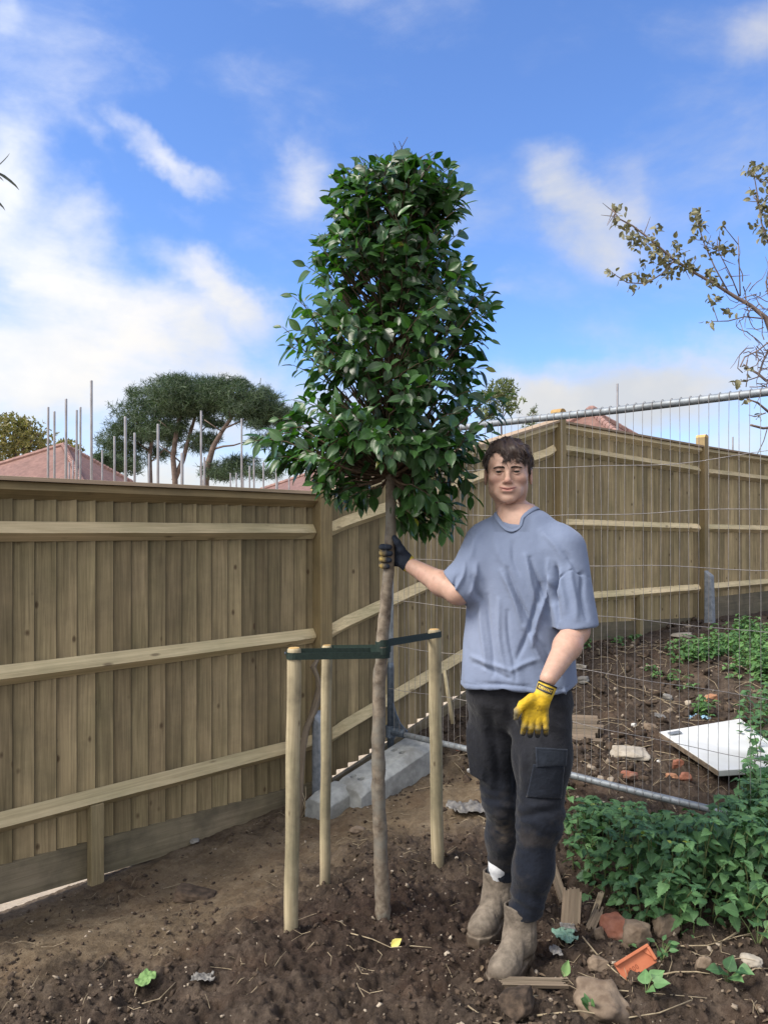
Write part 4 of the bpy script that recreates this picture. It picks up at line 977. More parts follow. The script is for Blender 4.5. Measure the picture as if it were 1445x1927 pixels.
creases = [(1042,1062,1050,1165,7,-.010),(1030,1055,1046,1120,8,.008),(945,1075,985,1180,9,.009),(985,1180,1035,1270,9,.008),(955,1070,1000,1185,7,-.008),(1000,1185,1040,1250,7,-.006),(985,1045,1020,1160,8,.007),(1000,1050,1030,1150,6,-.007),
           (905,1130,912,1260,8,.006),(918,1120,926,1270,7,-.006),(935,1130,950,1270,8,.006),(955,1150,968,1280,6,-.005),(890,1085,905,1130,9,-.009),(900,1060,885,1120,8,.006),(1060,1040,1095,1080,7,-.005),(1056,1075,1060,1150,9,.006),
           (1075,1060,1082,1165,9,.006),(1092,1080,1102,1165,7,-.006),(1046,1068,1041,1135,6,-.014),(1020,1100,975,1240,8,-.008),(1035,1090,1000,1215,7,.008),(1041,1095,1075,1073,3,-.005),(1075,1073,1106,1086,3,-.005),(1043,1100,1045,1178,4,-.008),(1068,1190,1040,1280,10,-.006),(930,1010,960,1090,12,.004),(960,1020,975,1080,7,-.004),
           (885,1235,960,1262,7,.005),(890,1248,960,1276,6,-.005),(960,1262,1010,1240,8,.005),(862,1085,845,1120,5,-.004),(876,1060,858,1115,6,.005),(905,1000,880,1050,9,.004),(1020,1000,1060,1050,10,.005),(900,1285,1000,1292,6,-.004),(1062,1295,1066,1310,4,.005)]
disp = np.zeros(len(V))
for (x0, y0, x1, y1, w, a) in creases:
    dx, dy = x1-x0, y1-y0; L2 = dx*dx+dy*dy; t = np.clip(((PX-x0)*dx+(PY-y0)*dy)/L2, 0, 1)
    wob = 3.0*np.sin(t*5+x0); dist = np.hypot(PX-x0-t*dx+wob, PY-y0-t*dy); disp += 1.8*a*np.exp(-(dist/(w*.62))**2)*np.sin(np.pi*np.clip(t*.9+.05, 0, 1))**.6*fr
low = sm01(1.38, 1.05, Z); cu = (X*TA[0]+Y*TA[1])
disp += low*.0085*vnoise(cu*17+Z*2.2, Z*1.7+0*X, 0*X+.5, 61)+.0028*fbm(cu*26+Z*9, Z*6, Y*4, 2, 71)
disp += 0.0042*low*vnoise(cu*34+Z*6, Z*5, 0*X, 63)
seam = np.abs(PY-(1082-.45*(PX-1075)*np.sign(PX-1075)*-.3)) < 0
hemd = Z-(.945+.008*np.sin(X*23+Y*11)+(X-.487)*.03); disp += np.where((hemd < .020) & (hemd > .016) & (PY > 1200), -.0018, 0)
V = V+N*disp[:, None]
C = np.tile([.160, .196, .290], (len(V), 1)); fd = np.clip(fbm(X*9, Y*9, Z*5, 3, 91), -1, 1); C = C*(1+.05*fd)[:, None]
left_lit = np.exp(-(((PX-905)/60)**2+((PY-1180)/110)**2))*fr; C = blend(C, left_lit*.35, (.33, .37, .50))  # left-middle of the front painted lighter, standing in for light from the left
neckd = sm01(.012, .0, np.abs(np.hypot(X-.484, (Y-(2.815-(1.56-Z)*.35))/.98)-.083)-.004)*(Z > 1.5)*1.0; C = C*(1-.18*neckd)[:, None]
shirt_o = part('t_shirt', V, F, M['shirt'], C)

def collar():
    V0 = []; n = 64; zt = np.arange(1.66, 1.48, -.0012)
    for i in range(n):
        a = 2*math.pi*i/n; z = 1.56
        for _ in range(3):
            x = .484+.0795*math.cos(a); y = 2.815-(1.56-z)*.35+.0795*.98*math.sin(a); d = shirt_sdf(np.full(len(zt), x), np.full(len(zt), y), zt); k = np.argmax(d < 0); z = float(zt[k]) if d.min() < 0 else z
        V0.append([x, y, z])
    V0 = np.array(V0)
    x_, y_ = V0[:, 0]-.484, V0[:, 1]-2.8; Aq = np.stack([np.ones(n), x_, y_, x_*x_, y_*y_, x_*y_], 1); V0[:, 2] = Aq@np.linalg.lstsq(Aq, V0[:, 2], rcond=None)[0]+.0025
    V = []; F = []; K = 8
    for i in range(n):
        t = V0[(i+1) % n]-V0[i-1]; t /= np.linalg.norm(t); rad = V0[i]-np.array([.484, 2.80, V0[i][2]]); rad /= np.linalg.norm(rad); sl = rad*.78+np.array([0, 0, -.62]); sl -= t*(sl@t); sl /= np.linalg.norm(sl); nn = np.cross(t, sl); nn *= np.sign(nn[2])
        for k in range(K): b = 2*math.pi*k/K; V.append(V0[i]+sl*(.0085*math.cos(b)-.002)+nn*(.0030*math.sin(b)+.0005))
    for i in range(n):
        for k in range(K): F.append((i*K+k, i*K+(k+1) % K, ((i+1) % n)*K+(k+1) % K, ((i+1) % n)*K+k))
    V = np.array(V); C = np.tile([.150, .184, .272], (len(V), 1)); part('collar', V, np.array(F), M['shirt'], C, shirt_o)
collar()

# trousers
def trouser_sdf(X, Y, Z):
    d = ell(X, Y, Z, (.487, 2.82, .94), (.178, .125, .15)); d = smax(d, Z-1.06, .01)
    R = chain(X, Y, Z, [(.412, 2.88, .88), (.418, 2.895, .70), (.447, 2.895, .50), (.456, 2.955, .33), (.456, 2.998, .172)], [.104, .089, .068, .059, .052], .05)
    L = chain(X, Y, Z, [(.565, 2.755, .88), (.557, 2.715, .70), (.538, 2.668, .51), (.519, 2.68, .33), (.492, 2.690, .165)], [.106, .095, .071, .064, .056], .05)
    R = smax(R, .150-Z, .01); L = smax(L, .158-Z, .01)
    R = smax(R, -np.maximum(cone(X, Y, Z, (.45, 2.98, .25), (.455, 3.01, .1), .043), Z-.19), .004)
    L = smax(L, -np.maximum(cone(X, Y, Z, (.495, 2.69, .25), (.491, 2.693, .1), .045), Z-.19), .004)
    d = smin(d, smin(R, L, .012+.05*np.clip((Z-.7)/.15, 0, 1)), .06)
    # cargo pockets on the outer thighs
    for c, o in (((.378, 2.905, .70), (-.8, .6)),):
        a = o; dx, dy, dz = X-c[0], Y-c[1], Z-c[2]; u = dx*a[0]+dy*a[1]; w = dx*-a[1]+dy*a[0]
        q = np.maximum(np.maximum(np.abs(u)-.026, np.abs(w)-.066), np.abs(dz+.022)-.080); d = smin(d, q+.003, .055)
        q = np.maximum(np.maximum(np.abs(u+(dz-.05)*.45)-.027, np.abs(w)-.064), np.abs(dz-.045)-.026); d = smin(d, q, .006)
    return d
V, F = surfnet(trouser_sdf, (.27, 2.50, .14), (.76, 3.14, 1.07), .0050)
N = vnormals(V, F); X, Y, Z = V.T; PX, PY = px_of(X, Y, Z)
kn = np.exp(-((Z-.50)/.10)**2)+1.25*np.exp(-((Z-.21)/.055)**2)+.5*np.exp(-((Z-.84)/.08)**2)
disp = .0062*kn*vnoise(X*11+Y*5, Y*11, Z*32+X*13, 15)+.0035*vnoise(X*16, Y*16, Z*9, 25)+.0011*kn*np.sin(Z*170+X*30+3*vnoise(X*14, Y*14, Z*8, 4))
for (x0, y0, x1, y1, w, a) in [(955,1330,985,1400,8,-.010),(985,1330,960,1420,10,.008),(905,1330,925,1480,9,.006),(925,1340,940,1500,8,-.006),(985,1400,990,1500,10,.005),(890,1500,960,1510,7,-.007),(965,1540,1045,1525,7,-.009),(968,1525,1048,1510,8,.006),(1008,1410,1000,1500,4,-.005),(975,1310,980,1380,4,-.004),(970,1400,968,1540,7,-.008)]:
    dx, dy = x1-x0, y1-y0; t = np.clip(((PX-x0)*dx+(PY-y0)*dy)/(dx*dx+dy*dy), 0, 1); dist = np.hypot(PX-x0-t*dx+2.5*np.sin(t*6+x0), PY-y0-t*dy)
    disp += a*np.exp(-(dist/w)**2)*np.sin(np.pi*np.clip(t*.9+.05, 0, 1))**.6*sm01(.2, -.3, N[:, 1])
V = V+N*disp[:, None]
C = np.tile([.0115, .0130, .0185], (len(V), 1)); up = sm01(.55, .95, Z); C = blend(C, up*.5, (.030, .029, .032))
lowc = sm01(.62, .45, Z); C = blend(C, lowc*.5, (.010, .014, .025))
mud = np.clip(fbm(X*13, Y*13, Z*13, 4, 44)*2.6-.25, 0, 1)*sm01(.75, .45, Z)*.22; C = blend(C, mud, (.09, .07, .05))
kneemud = np.exp(-(((PX-948)/18)**2+((PY-1562)/26)**2))*.75*(.5+.8*fbm(X*40, Y*40, Z*40, 3, 4)); C = blend(C, np.clip(kneemud, 0, 1)*(Y > 2.78), (.16, .125, .09))
wear = np.exp(-(((PX-1005)/10)**2+((PY-1440)/50)**2)); C = blend(C, wear*.2, (.08, .085, .095))
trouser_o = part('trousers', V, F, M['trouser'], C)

def march(px, py, sdf, off, d0=2.3, d1=3.2):
    d = np.arange(d0, d1, .003); p = np.stack([(px-CX)/FPX*d, d, CAMZ+(HY-py)/FPX*d], 1); v = sdf(p[:, 0], p[:, 1], p[:, 2])-off; k = int(np.argmax(v < 0)) if v.min() < 0 else int(np.argmin(v)); return p[k]
def drape(name, quad, off, sdf, mat, colr, par, nu=16, nv=10, hem=.0035):
    """cloth patch laid on a surface: quad = corners of its outline"""
    q = [np.array(c, float) for c in quad]; V = []
    for i in range(nu+1):
        for j in range(nv+1):
            s, t = i/nu, j/nv; c = (q[0]*(1-s)+q[1]*s)*(1-t)+(q[3]*(1-s)+q[2]*s)*t; V.append(march(c[0], c[1], sdf, off))
    V = np.array(V); G_ = V.reshape(nu+1, nv+1, 3)
    for _ in range(3): G_[1:-1, :, 1] = (G_[:-2, :, 1]+2*G_[1:-1, :, 1]+G_[2:, :, 1])/4
    V = G_.reshape(-1, 3); F = [(i*(nv+1)+j, (i+1)*(nv+1)+j, (i+1)*(nv+1)+j+1, i*(nv+1)+j+1) for i in range(nu) for j in range(nv)]
    E = np.array([[(i in (0, nu)) or (j in (0, nv)) for j in range(nv+1)] for i in range(nu+1)]).ravel(); E2 = np.array([[(i in (1, nu-1)) or (j in (1, nv-1)) for j in range(nv+1)] for i in range(nu+1)]).ravel()&~E
    C = np.tile(colr, (len(V), 1)).astype(float); C[E] *= 1.45; C[E2] *= .75
    o = part(name, V, F, mat, C, par); m = o.modifiers.new('thick', 'SOLIDIFY'); m.thickness = hem; m.offset = 0; return o
drape('cargo_pocket', [(1003, 1438), (1062, 1440), (1056, 1503), (990, 1500)], .0065, trouser_sdf, M['trouser'], (.013, .016, .024), trouser_o)
drape('pocket_flap', [(1007, 1406), (1067, 1410), (1065, 1441), (1009, 1444)], .0095, trouser_sdf, M['trouser'], (.017, .021, .030), trouser_o)

# socks and boots
for A, nm_ in ((AN_R, 0), (AN_L, 1)):
    m = MB(); x0, y0 = (.444, 3.000) if nm_ == 0 else (.474, 2.684); dx_, dy_ = ((-.002, -.028) if nm_ == 0 else (.018, -.004)); x0, y0 = A[0], A[1]; m.tube([(x0, y0, .08), (x0, y0, .12), (x0+dx_*.7, y0+dy_*.7, .2), (x0+dx_, y0+dy_, .24)], [.037, .038, .041, .041], 18); m.build('sock', M['sock'], person, True)
def boot(heel, toe, z0, shaft_top):
    h_ = np.array(heel); t_ = np.array(toe); f = (t_-h_); Lb = np.linalg.norm(f); f /= Lb; s = np.array([-f[1], f[0]]); k = Lb/.30
    def sdf(X, Y, Z):
        dx, dy = X-h_[0], Y-h_[1]; x = (dx*f[0]+dy*f[1])/k; y = (dx*s[0]+dy*s[1])/(1.08*k**.3); z = (Z-z0)
        hw = np.interp(x, [0, .03, .09, .16, .22, .27, .30], [.022, .038, .037, .045, .052, .044, .018])
        sole = np.maximum(np.maximum(np.abs(y)-hw, np.abs(z-.012)-.016), np.maximum(-x, x-.300))
        sole = smax(sole, -np.maximum(np.abs(x-.105)-.012, z-.006), .004)
        up = ell(x, y, z, (.225, 0, .040), (.072, .049, .044)); up = smin(up, ell(x, y, z, (.060, 0, .055), (.058, .042, .058)), .03)
        up = smin(up, cone(x, y, z, (.075, 0, .10), (.195, 0, .052), .046, .042), .03)
        sh = cone(x, y, z, (.066, 0, .09), (.062, 0, .24), .052, .061); sh = smax(sh, z-(shaft_top+.10*np.abs(x-.055)*(1)), .004)
        cav = np.maximum(cone(x, y, z, (.064, 0, .12), (.062, 0, .26), .043, .051), .172-z); sh = smax(sh, -cav, .003)
        up = smin(up, sh, .035); up = smax(up, -cav, .003); up = smax(up, -(z-.006), .004)
        seam = np.abs((x-.062))+.0*y
        up = up+.0022*np.exp(-((x-(.088-.20*(z-.12)))/.0035)**2)*(z > .085)+.0022*np.exp(-((x-(.036-.0*(z-.12)))/.0035)**2)*(z > .085)+.0018*np.exp(-((x-.172-.5*(y*y)*20)/.003)**2)*(z < .09)
        up = up+.0030*np.sin(x*115+z*55+y*25)*np.exp(-((x-.135)/.04)**2)*(z > .04)
        return smin(sole-.004, up, .006)*k
    lo = np.minimum(h_, t_)-.09; hi = np.maximum(h_, t_)+.09
    V, F = surfnet(sdf, (lo[0], lo[1], z0-.02), (hi[0], hi[1], z0+.24), .0032); N = vnormals(V, F); X, Y, Z = V.T
    V = V+N*(.0012*fbm(X*60, Y*60, Z*60, 3, 7)+.003*np.clip(fbm(X*30, Y*30, Z*30, 3, 12), 0, 1)*sm01(.06, .0, Z-z0))[:, None]
    C = np.tile([.135, .112, .090], (len(V), 1)); fb = fbm(X*16, Y*16, Z*16, 4, 33); C = blend(C, np.clip(fb*1.8+.2, 0, 1)*.5, (.17, .14, .112))
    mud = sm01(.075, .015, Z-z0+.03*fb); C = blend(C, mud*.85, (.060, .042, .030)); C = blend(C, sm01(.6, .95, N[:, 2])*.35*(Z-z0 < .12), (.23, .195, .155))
    xx = ((X-h_[0])*f[0]+(Y-h_[1])*f[1])/k; gus = (np.abs(xx-.062) < .024)*(Z-z0 > .10)*1.0; C = blend(C, gus*.5, (.105, .088, .075))
    part('boot', V, F, M['boot'], C)
boot((.475, 3.056), (.330, 2.820), gh(.42, 2.95)-.004, .190)
boot((.506, 2.734), (.362, 2.528), gh(.46, 2.62)-.002, .200)

# gloves ------------------------------------------------------------------
YEL = (.52, .335, .022); DRK = (.022, .028, .042)
def fchain(pts, r, k=.004): return lambda X, Y, Z: chain(X, Y, Z, pts, r, k)
# his right hand closed round the trunk; fingers pass behind it and come back round its left side
TRX = lambda z: .0215+(z-1.41)*.03; TRY = 2.955
def grip():
    fs = []
    for i, z in enumerate((1.442, 1.4215, 1.400, 1.379)):
        dz = -.004*i*.3; R = .031; r = [.0112, .0112, .0108, .0100][i]; pts = []
        for a in (25, 60, 100, 140, 180, 215, 248, [268, 275, 270, 258][i]):   # angle from +X through +Y (behind) to -X and the front
            ar = math.radians(a); rr = R+(.004 if 40 < a < 110 else 0); pts.append((TRX(z)+rr*math.cos(ar), TRY+rr*math.sin(ar), z+dz*(a/90)))
        fs.append((pts, [r*1.02]*3+[r*1.04, r*.98, r*1.0, r*.96, r*.88]))
    thumb = ([(.082, 2.945, 1.405), (.066, 2.930, 1.432), (.052, 2.925, 1.458), (.040, 2.935, 1.478)], [.019, .0150, .0125, .0105])
    def sdf(X, Y, Z):
        d = None
        for p, r in fs: c = chain(X, Y, Z, p, r, .003); d = c if d is None else smin(d, c, .0032)
        palm = smin(cone(X, Y, Z, (.058, 2.965, 1.432), (.082, 2.952, 1.390), .0215, .025), cone(X, Y, Z, (.052, 2.968, 1.392), (.082, 2.952, 1.385), .0195, .024), .02)
        d = smin(d, palm, .010); d = smin(d, chain(X, Y, Z, *thumb, .006), .012)
        w = cone(X, Y, Z, (.080, 2.952, 1.388), WR_R, .0265, .031); w = smax(w, (X-.112)*.88-(Z-1.372)*.47, .002); d = smin(d, w, .014)
        trunk = np.sqrt((X-TRX(Z))**2+(Y-TRY)**2)-.0205; return smax(d, -trunk, .001)
    V, F = surfnet(sdf, (-.045, 2.89, 1.325), (.145, 3.02, 1.50), .0019); X, Y, Z = V.T; N = vnormals(V, F)
    V = V+N*(.0006*fbm(X*160, Y*160, Z*160, 2, 3))[:, None]
    C = np.tile(DRK, (len(V), 1)).astype(float)
    back = sm01(.015, -.020, X)*sm01(2.99, 2.93, Y)*sm01(1.436, 1.428, Z)*(.55+.75*fbm(X*60, Y*60, Z*60, 3, 5)); C = blend(C, np.clip(back, 0, 1), (.52, .36, .09))
    gr = sm01(.0, -.03, X)*.3; C = blend(C, gr, (.16, .16, .15))
    e = (X-.112)*.88-(Z-1.372)*.47; cuff = sm01(-.026, -.022, e); C = blend(C, cuff, (.50, .38, .05)); C = blend(C, sm01(-.006, -.003, e), (.012, .012, .014))
    part('glove', V, F, M['glove'], C)
grip()
# his left hand hanging, back of the hand to the viewer
def hang():
    d0 = 2.425
    def Q(px, py, d=d0): p = P(px, py, d); return (p.x, p.y, p.z)
    kn = [Q(989, 1351), Q(1000, 1354), Q(1012, 1356.5), Q(1025, 1356)]
    tips = [Q(983.5, 1380, d0+.012), Q(997, 1384, d0+.012), Q(1011, 1384, d0+.012), Q(1026.5, 1382, d0+.015)]
    midp = [Q(986.5, 1366, d0-.004), Q(998.5, 1369, d0-.005), Q(1011.5, 1371, d0-.005), Q(1026.5, 1369, d0-.003)]
    rad = [.0098, .0100, .0098, .0090]
    wr = Q(1031, 1286, 2.44); cuffend = Q(1025, 1303, 2.432)
    def sdf(X, Y, Z):
        d = None
        for k, m, t, r in zip(kn, midp, tips, rad): c = chain(X, Y, Z, [k, m, t], [r*1.08, r*1.03, r*.86], .003); d = c if d is None else smin(d, c, .0022)
        pts = [Q(1021, 1310, 2.435)]
        pm = None
        for k, r in zip(kn, (.0125, .0135, .0130, .0115)):
            k2 = (k[0], k[1]+.004, k[2]); c = cone(X, Y, Z, (Q(1015, 1322)[0]*.35+k[0]*.65, d0+.008, Q(1015, 1322)[2]), k2, .0172, r*1.12); pm = c if pm is None else smin(pm, c, .010)
        d = smin(d, pm, .007)
        th_ = chain(X, Y, Z, [Q(1001, 1314, d0), Q(983, 1326, d0-.010), Q(973, 1339, d0-.012), Q(969.5, 1350, d0-.006)], [.0165, .0135, .0112, .0092], .006); d = smin(d, th_, .012)
        w = cone(X, Y, Z, Q(1018, 1320, d0+.008), wr, .0270, .0310)
        ax = np.array(wr)-np.array(Q(1018, 1320, d0+.008)); ax /= np.linalg.norm(ax); e = (X-wr[0])*ax[0]+(Y-wr[1])*ax[1]+(Z-wr[2])*ax[2]
        w = smax(w, e, .002); return smin(d, w, .012)
    lo = (.405, 2.385, .835); hi = (.575, 2.500, 1.065); V, F = surfnet(sdf, lo, hi, .0018); X, Y, Z = V.T; N = vnormals(V, F)
    V = V+N*(.0006*fbm(X*170, Y*170, Z*170, 2, 3))[:, None]; PX, PY = px_of(X, Y, Z)
    C = np.tile(YEL, (len(V), 1)).astype(float); C = C*(1+.22*fbm(X*35, Y*35, Z*35, 3, 2))[:, None]; C = blend(C, np.clip(fbm(X*55, Y*55, Z*55, 4, 27)*2.2-.2, 0, 1)*.45, (.25, .17, .03))
    grey = np.clip(sm01(1352, 1374, PY)*.95+sm01(.02, .5, N[:, 0])*sm01(1018, 1030, PX)*sm01(1320, 1335, PY)*.7+sm01(-.4, -.85, N[:, 0])*.5*sm01(1340, 1350, PY), 0, 1); C = blend(C, grey*(.6+.5*fbm(X*90, Y*90, Z*90, 2, 9)), (.10, .10, .075))
    C = blend(C, sm01(1376, 1384, PY)*.95, DRK); C = blend(C, sm01(2.432, 2.445, Y)*sm01(1.02, .98, Z), DRK)
    tg = sm01(982, 970, PX)*sm01(1320, 1340, PY); C = blend(C, tg*.85, (.12, .12, .10))
    sm_ = np.exp(-(((PX-1013)/9)**2+((PY-1336)/8)**2))*np.clip(fbm(X*150, Y*150, Z*150, 3, 6)*3, 0, 1); C = blend(C, sm_*.8, (.12, .085, .02))
    u = np.array(wr)-np.array(Q(1018, 1320, d0+.008)); u /= np.linalg.norm(u); e = (X-wr[0])*u[0]+(Y-wr[1])*u[1]+(Z-wr[2])*u[2]; C = blend(C, sm01(-.0065, -.005, e), (.012, .012, .014))
    C = blend(C, sm01(-.045, -.036, e)*sm01(-.006, -.008, e)*.45, (.66, .50, .10))
    g = part('glove', V, F, M['glove'], C)
    # rubber patch with its lettering on the cuff
    c = Vector(Q(1026.6, 1297.5, 2.41)); ang = math.radians(-20.5); ex = Vector((math.cos(ang), .10, math.sin(ang))).normalized(); ez = Vector((math.sin(-ang)*1.0, .25, math.cos(ang))).normalized(); ez = (ez-ex*ez.dot(ex)).normalized(); ny = ex.cross(ez)
    if ny.y > 0: ny = -ny
    def hit(p):     # drop the point onto the cuff
        q = np.array(p, float).reshape(1, 3); q[0, 1] -= .05
        for _ in range(60):
            dd = float(sdf(q[:, 0], q[:, 1], q[:, 2])[0]); q[0, 1] += max(dd, .0002)
            if dd < .0003: break
        q[0, 1] = min(q[0, 1], c.y+.022); return Vector(q[0])
    def strip(name, hw, hh, off, mat, par):
        nx_, nz_ = 12, 5; V = []; 
        for lay in (0, 1):
            for i in range(nx_+1):
                for j in range(nz_+1):
                    p = hit(c+ex*(hw*(2*i/nx_-1))+ez*(hh*(2*j/nz_-1))); V.append(p+Vector((0, -1, 0))*(off if lay else -.001))
        k = (nz_+1); n2 = (nx_+1)*k; F = []
        for i in range(nx_):
            for j in range(nz_):
                a = i*k+j; F.append((a+n2, a+k+n2, a+k+1+n2, a+1+n2)); F.append((a, a+1, a+k+1, a+k))
        rim = [i*k for i in range(nx_+1)]+[nx_*k+j for j in range(1, k)]+[i*k+nz_ for i in range(nx_-1, -1, -1)]+[j for j in range(nz_-1, 0, -1)]
        for a, b in zip(rim, rim[1:]+rim[:1]): F.append((a, b, b+n2, a+n2))
        return link_mesh(name, V, F, mat, par, False)
    blk = mat_simple('black_rubber', (.012, .012, .014), (.02, .02, .022), 80, .5, 0, 0); yl = mat_simple('yellow_print', (.68, .44, .05), (.75, .52, .08), 80, .6, 0, 0)
    pt = strip('cuff_patch', .0235, .0100, .0016, blk, g)
    strip('patch_border', .0200, .0068, .0021, mat_simple('grey_rubber', (.06, .06, .06), (.09, .09, .08), 80, .5, 0, 0), g)
    cu = bpy.data.curves.new('txt', 'FONT'); cu.body = 'DEWALT'; cu.size = .0125; cu.align_x = 'CENTER'; cu.align_y = 'CENTER'; cu.extrude = .0; cu.offset = .0003; cu.space_character = .95
    to = bpy.data.objects.new('txt', cu); col.objects.link(to); bpy.context.view_layer.update(); me = bpy.data.meshes.new_from_object(to.evaluated_get(bpy.context.evaluated_depsgraph_get()))
    V = [hit(c+ex*(v.co.x*.88)+ez*(v.co.y*.95))+Vector((0, -.0030, 0)) for v in me.vertices]; F = [tuple(p.vertices) for p in me.polygons]
    bpy.data.objects.remove(to); link_mesh('lettering', V, F, yl, g, False)
hang()

# ---------------------------------------------------------------- the newly planted camellia tree
M['bark'] = mat_simple('smooth_grey_brown_bark', (.10, .075, .055), (.25, .205, .155), 34, .85, 0, .6, .003, c3=(.20, .185, .155))
M['twig'] = mat_simple('brown_twig', (.07, .045, .03), (.14, .095, .06), 60, .8, 0, 0)
M['camellia'] = mat_leaf('camellia_leaf', (.014, .038, .015), (.052, .118, .035), .36, .22, odd=(.20, .20, .03), tcol=(1.8, 2.6, .5), vein=.25)
trunk_px = [(722,1740,3.0,15.5),(720,1700,3.0,14.5),(716,1600,2.995,13.5),(712,1480,2.99,13),(712,1390,2.985,12.5),(714,1280,2.975,12.5),(722,1180,2.965,11.5),(729,1100,2.957,10.8),(733.5,1045,2.955,10.2),(736,950,2.955,10),(733,870,2.955,9),(728,780,2.955,7),(733,650,2.96,5.4),(740,500,2.965,3.6),(746,390,2.97,2.2)]
def camellia():
    root = empty('camellia_tree', (0, 3.0, 0), 'slender standard camellia with dense glossy dark green crown, its trunk held by the man', 'tree')
    pts = [P(a, b, d) for a, b, d, r in trunk_px]; fine = []; rr = []
    for i in range(len(pts)-1):
        for k in range(6):
            t = k/6; fine.append(lerp(pts[i], pts[i+1], t)+Vector((.0011*math.sin(i*6+k*1.3), .001*math.cos(i*5+k), 0))); r = lerp(trunk_px[i][3], trunk_px[i+1][3], t)/FPX*2.96
            rr.append(r*(1+.05*math.sin((i*6+k)*1.9)+.05*random.uniform(-1, 1)))
    m = MB(); m.tube(fine, rr, 18, jitter=.025); m.build('trunk', M['bark'], root, True)
    env = [(283,700,850),(300,668,868),(330,612,880),(370,604,888),(420,590,882),(470,566,888),(520,545,908),(560,542,946),(600,530,940),(650,524,928),(700,532,925),(745,545,948),(780,520,958),(815,472,955),(850,476,945),(880,530,925),(910,572,915),(945,590,905),(985,600,880),(1005,780,862)]
    ys = [e[0] for e in env]
    def tz(z, lst=trunk_px):
        y = HY-(z-CAMZ)/2.96*FPX; best = min(trunk_px, key=lambda t: abs(t[1]-y)); return P(best[0], y, best[2])
    tips = []
    n = 0
    while len(tips) < 560:
        py = random.uniform(284, 1003); xl = np.interp(py, ys, [e[1] for e in env]); xr = np.interp(py, ys, [e[2] for e in env])
        c = (xl+xr)/2; hw = (xr-xl)/2-20
        if 690 < 0: pass
        u = random.uniform(-1, 1); v = random.uniform(-1, 1); q = math.hypot(u, v)
        if q > 1: continue
        if random.random() > .2+.8*q: continue
        px = c+u*hw
        if py < 335 and random.random() < .45: continue
        if float(vnoise(np.array([px/52.]), np.array([py/46.]), np.array([v*2.2]), 91)[0]) < -.22: continue
        # the bottom of the crown is two hanging skirts with the bare trunk between them
        if py > 885 and 690 < px < 775: continue
        if py > 950 and px < 760 : continue
        if 865 < py < 900 and 640 < px < 700 and random.random() < .6: continue
        tips.append((px, py, v*min(hw, 190)*.95))
    edge = [(482,822),(498,838),(515,805),(524,845),(512,775),(545,765),(530,800),(540,745),(575,722),(548,560),(552,545),(565,500),(528,612),(535,655),(545,640),(590,462),(598,420),(612,352),(618,332),(640,318),(652,312),(700,292),(716,305),(742,300),(762,300),(795,296),(850,290),(858,305),(868,330),(878,345),(885,372),(878,400),(872,450),(880,488),(915,520),(932,538),(940,555),(920,590),(925,640),(918,690),(950,745),(955,765),(940,800),(920,850),(905,930),(880,960),(862,985),(845,1000),(800,985),(785,970),(640,940),(620,925),(590,905),(610,860),(570,870)]
    nin = len(tips)
    for e in edge+[(478,830),(492,815),(505,835),(520,850),(530,830),(545,850),(500,855),(560,835),(540,790),(575,800),(560,870),(585,890),(600,915),(655,300),(730,288),(775,292),(820,300),(865,315),(640,330)]:
        s = 1 if e[0] > 720 else -1; tips.append((e[0]-s*8+random.uniform(-3, 3), e[1]+(22 if e[1] < 360 else 6), random.uniform(-60, 60)))
    axis = []; nrm = []; pos = []; sz = []; tn = []; tw = MB(); cnt = 0
    for (px, py, dv) in tips:
        tip = P(px, py, 2.96); tip.y += dv/FPX*2.96; z0 = max(tip.z-abs(tip.x-.02)*.8-.10, 1.72); base = tz(min(z0, 2.75))
        out = Vector((tip.x-base.x, tip.y-base.y, 0)); ol = max(out.length, .05); out.normalize()
        droop = -.6 if tip.z < 1.80 else (.25 if tip.z < 2.3 else .75)
        if px < 600 and py > 770: droop = .15
        dirv = (out*.8+Z3*droop+Vector((random.uniform(-.4, .4), random.uniform(-.4, .4), random.uniform(-.3, .3)))).normalized()
        L = random.uniform(.10, .16); st = tip-dirv*L
        ctrl = lerp(base, st, .55)+Z3*(-.03)
        def bez(t): a = lerp(base, ctrl, t); b = lerp(ctrl, st, t); return lerp(a, b, t)
        w = [bez(k/5) for k in range(6)]+[lerp(st, tip, .5)+Vector((0, 0, .006)), tip]
        big = cnt % 4 == 0
        tw.tube(w, [.0060 if big else .0032]*2+[.0048 if big else .0028]*2+[.003, .0022, .0016, .001], 5, caps=False)
        k = random.randint(6, 9); ph = random.random()*6.28
        for j in range(k):
            t = (j+.3)/k; p = lerp(st, tip, t*1.02); sd_ = dirv.cross(Vector((0, 0, 1))).normalized(); an = ph+j*2.4
            radial = (sd_*math.cos(an)+dirv.cross(sd_)*math.sin(an))
            a = (radial*(.85 if j < k-1 else .15)+dirv*(.45 if j < k-1 else 1)+out*.25+Z3*(-.42 if tip.z < 2.5 else -.18)).normalized()
            nn = (Z3*.65+out*.55+Vector((-.1, -.25, 0))+Vector((random.gauss(0, .38), random.gauss(0, .38), random.gauss(0, .3))))
            s = random.choice((random.uniform(.044, .066), random.uniform(.056, .080)))*(.72 if j == k-1 else 1)
            te = p+a*s; tx, ty = CX+te.x/te.y*FPX, HY-(te.z-CAMZ)/te.y*FPX; wob = 10*math.sin(ty*.11)+9*math.sin(ty*.043+2)
            edge_tip = cnt >= nin
            if ty < 268+10*math.sin(tx*.06): continue
            if ty < 294+20*math.sin(tx*.062+1) and not edge_tip and random.random() < .90: continue
            if ty < 1010 and not (np.interp(ty, ys, [e[1] for e in env])-2+wob < tx < np.interp(ty, ys, [e[2] for e in env])+2+wob) and not edge_tip and random.random() < .60: continue
            axis.append(a); nrm.append(nn); pos.append(p+a*.008)
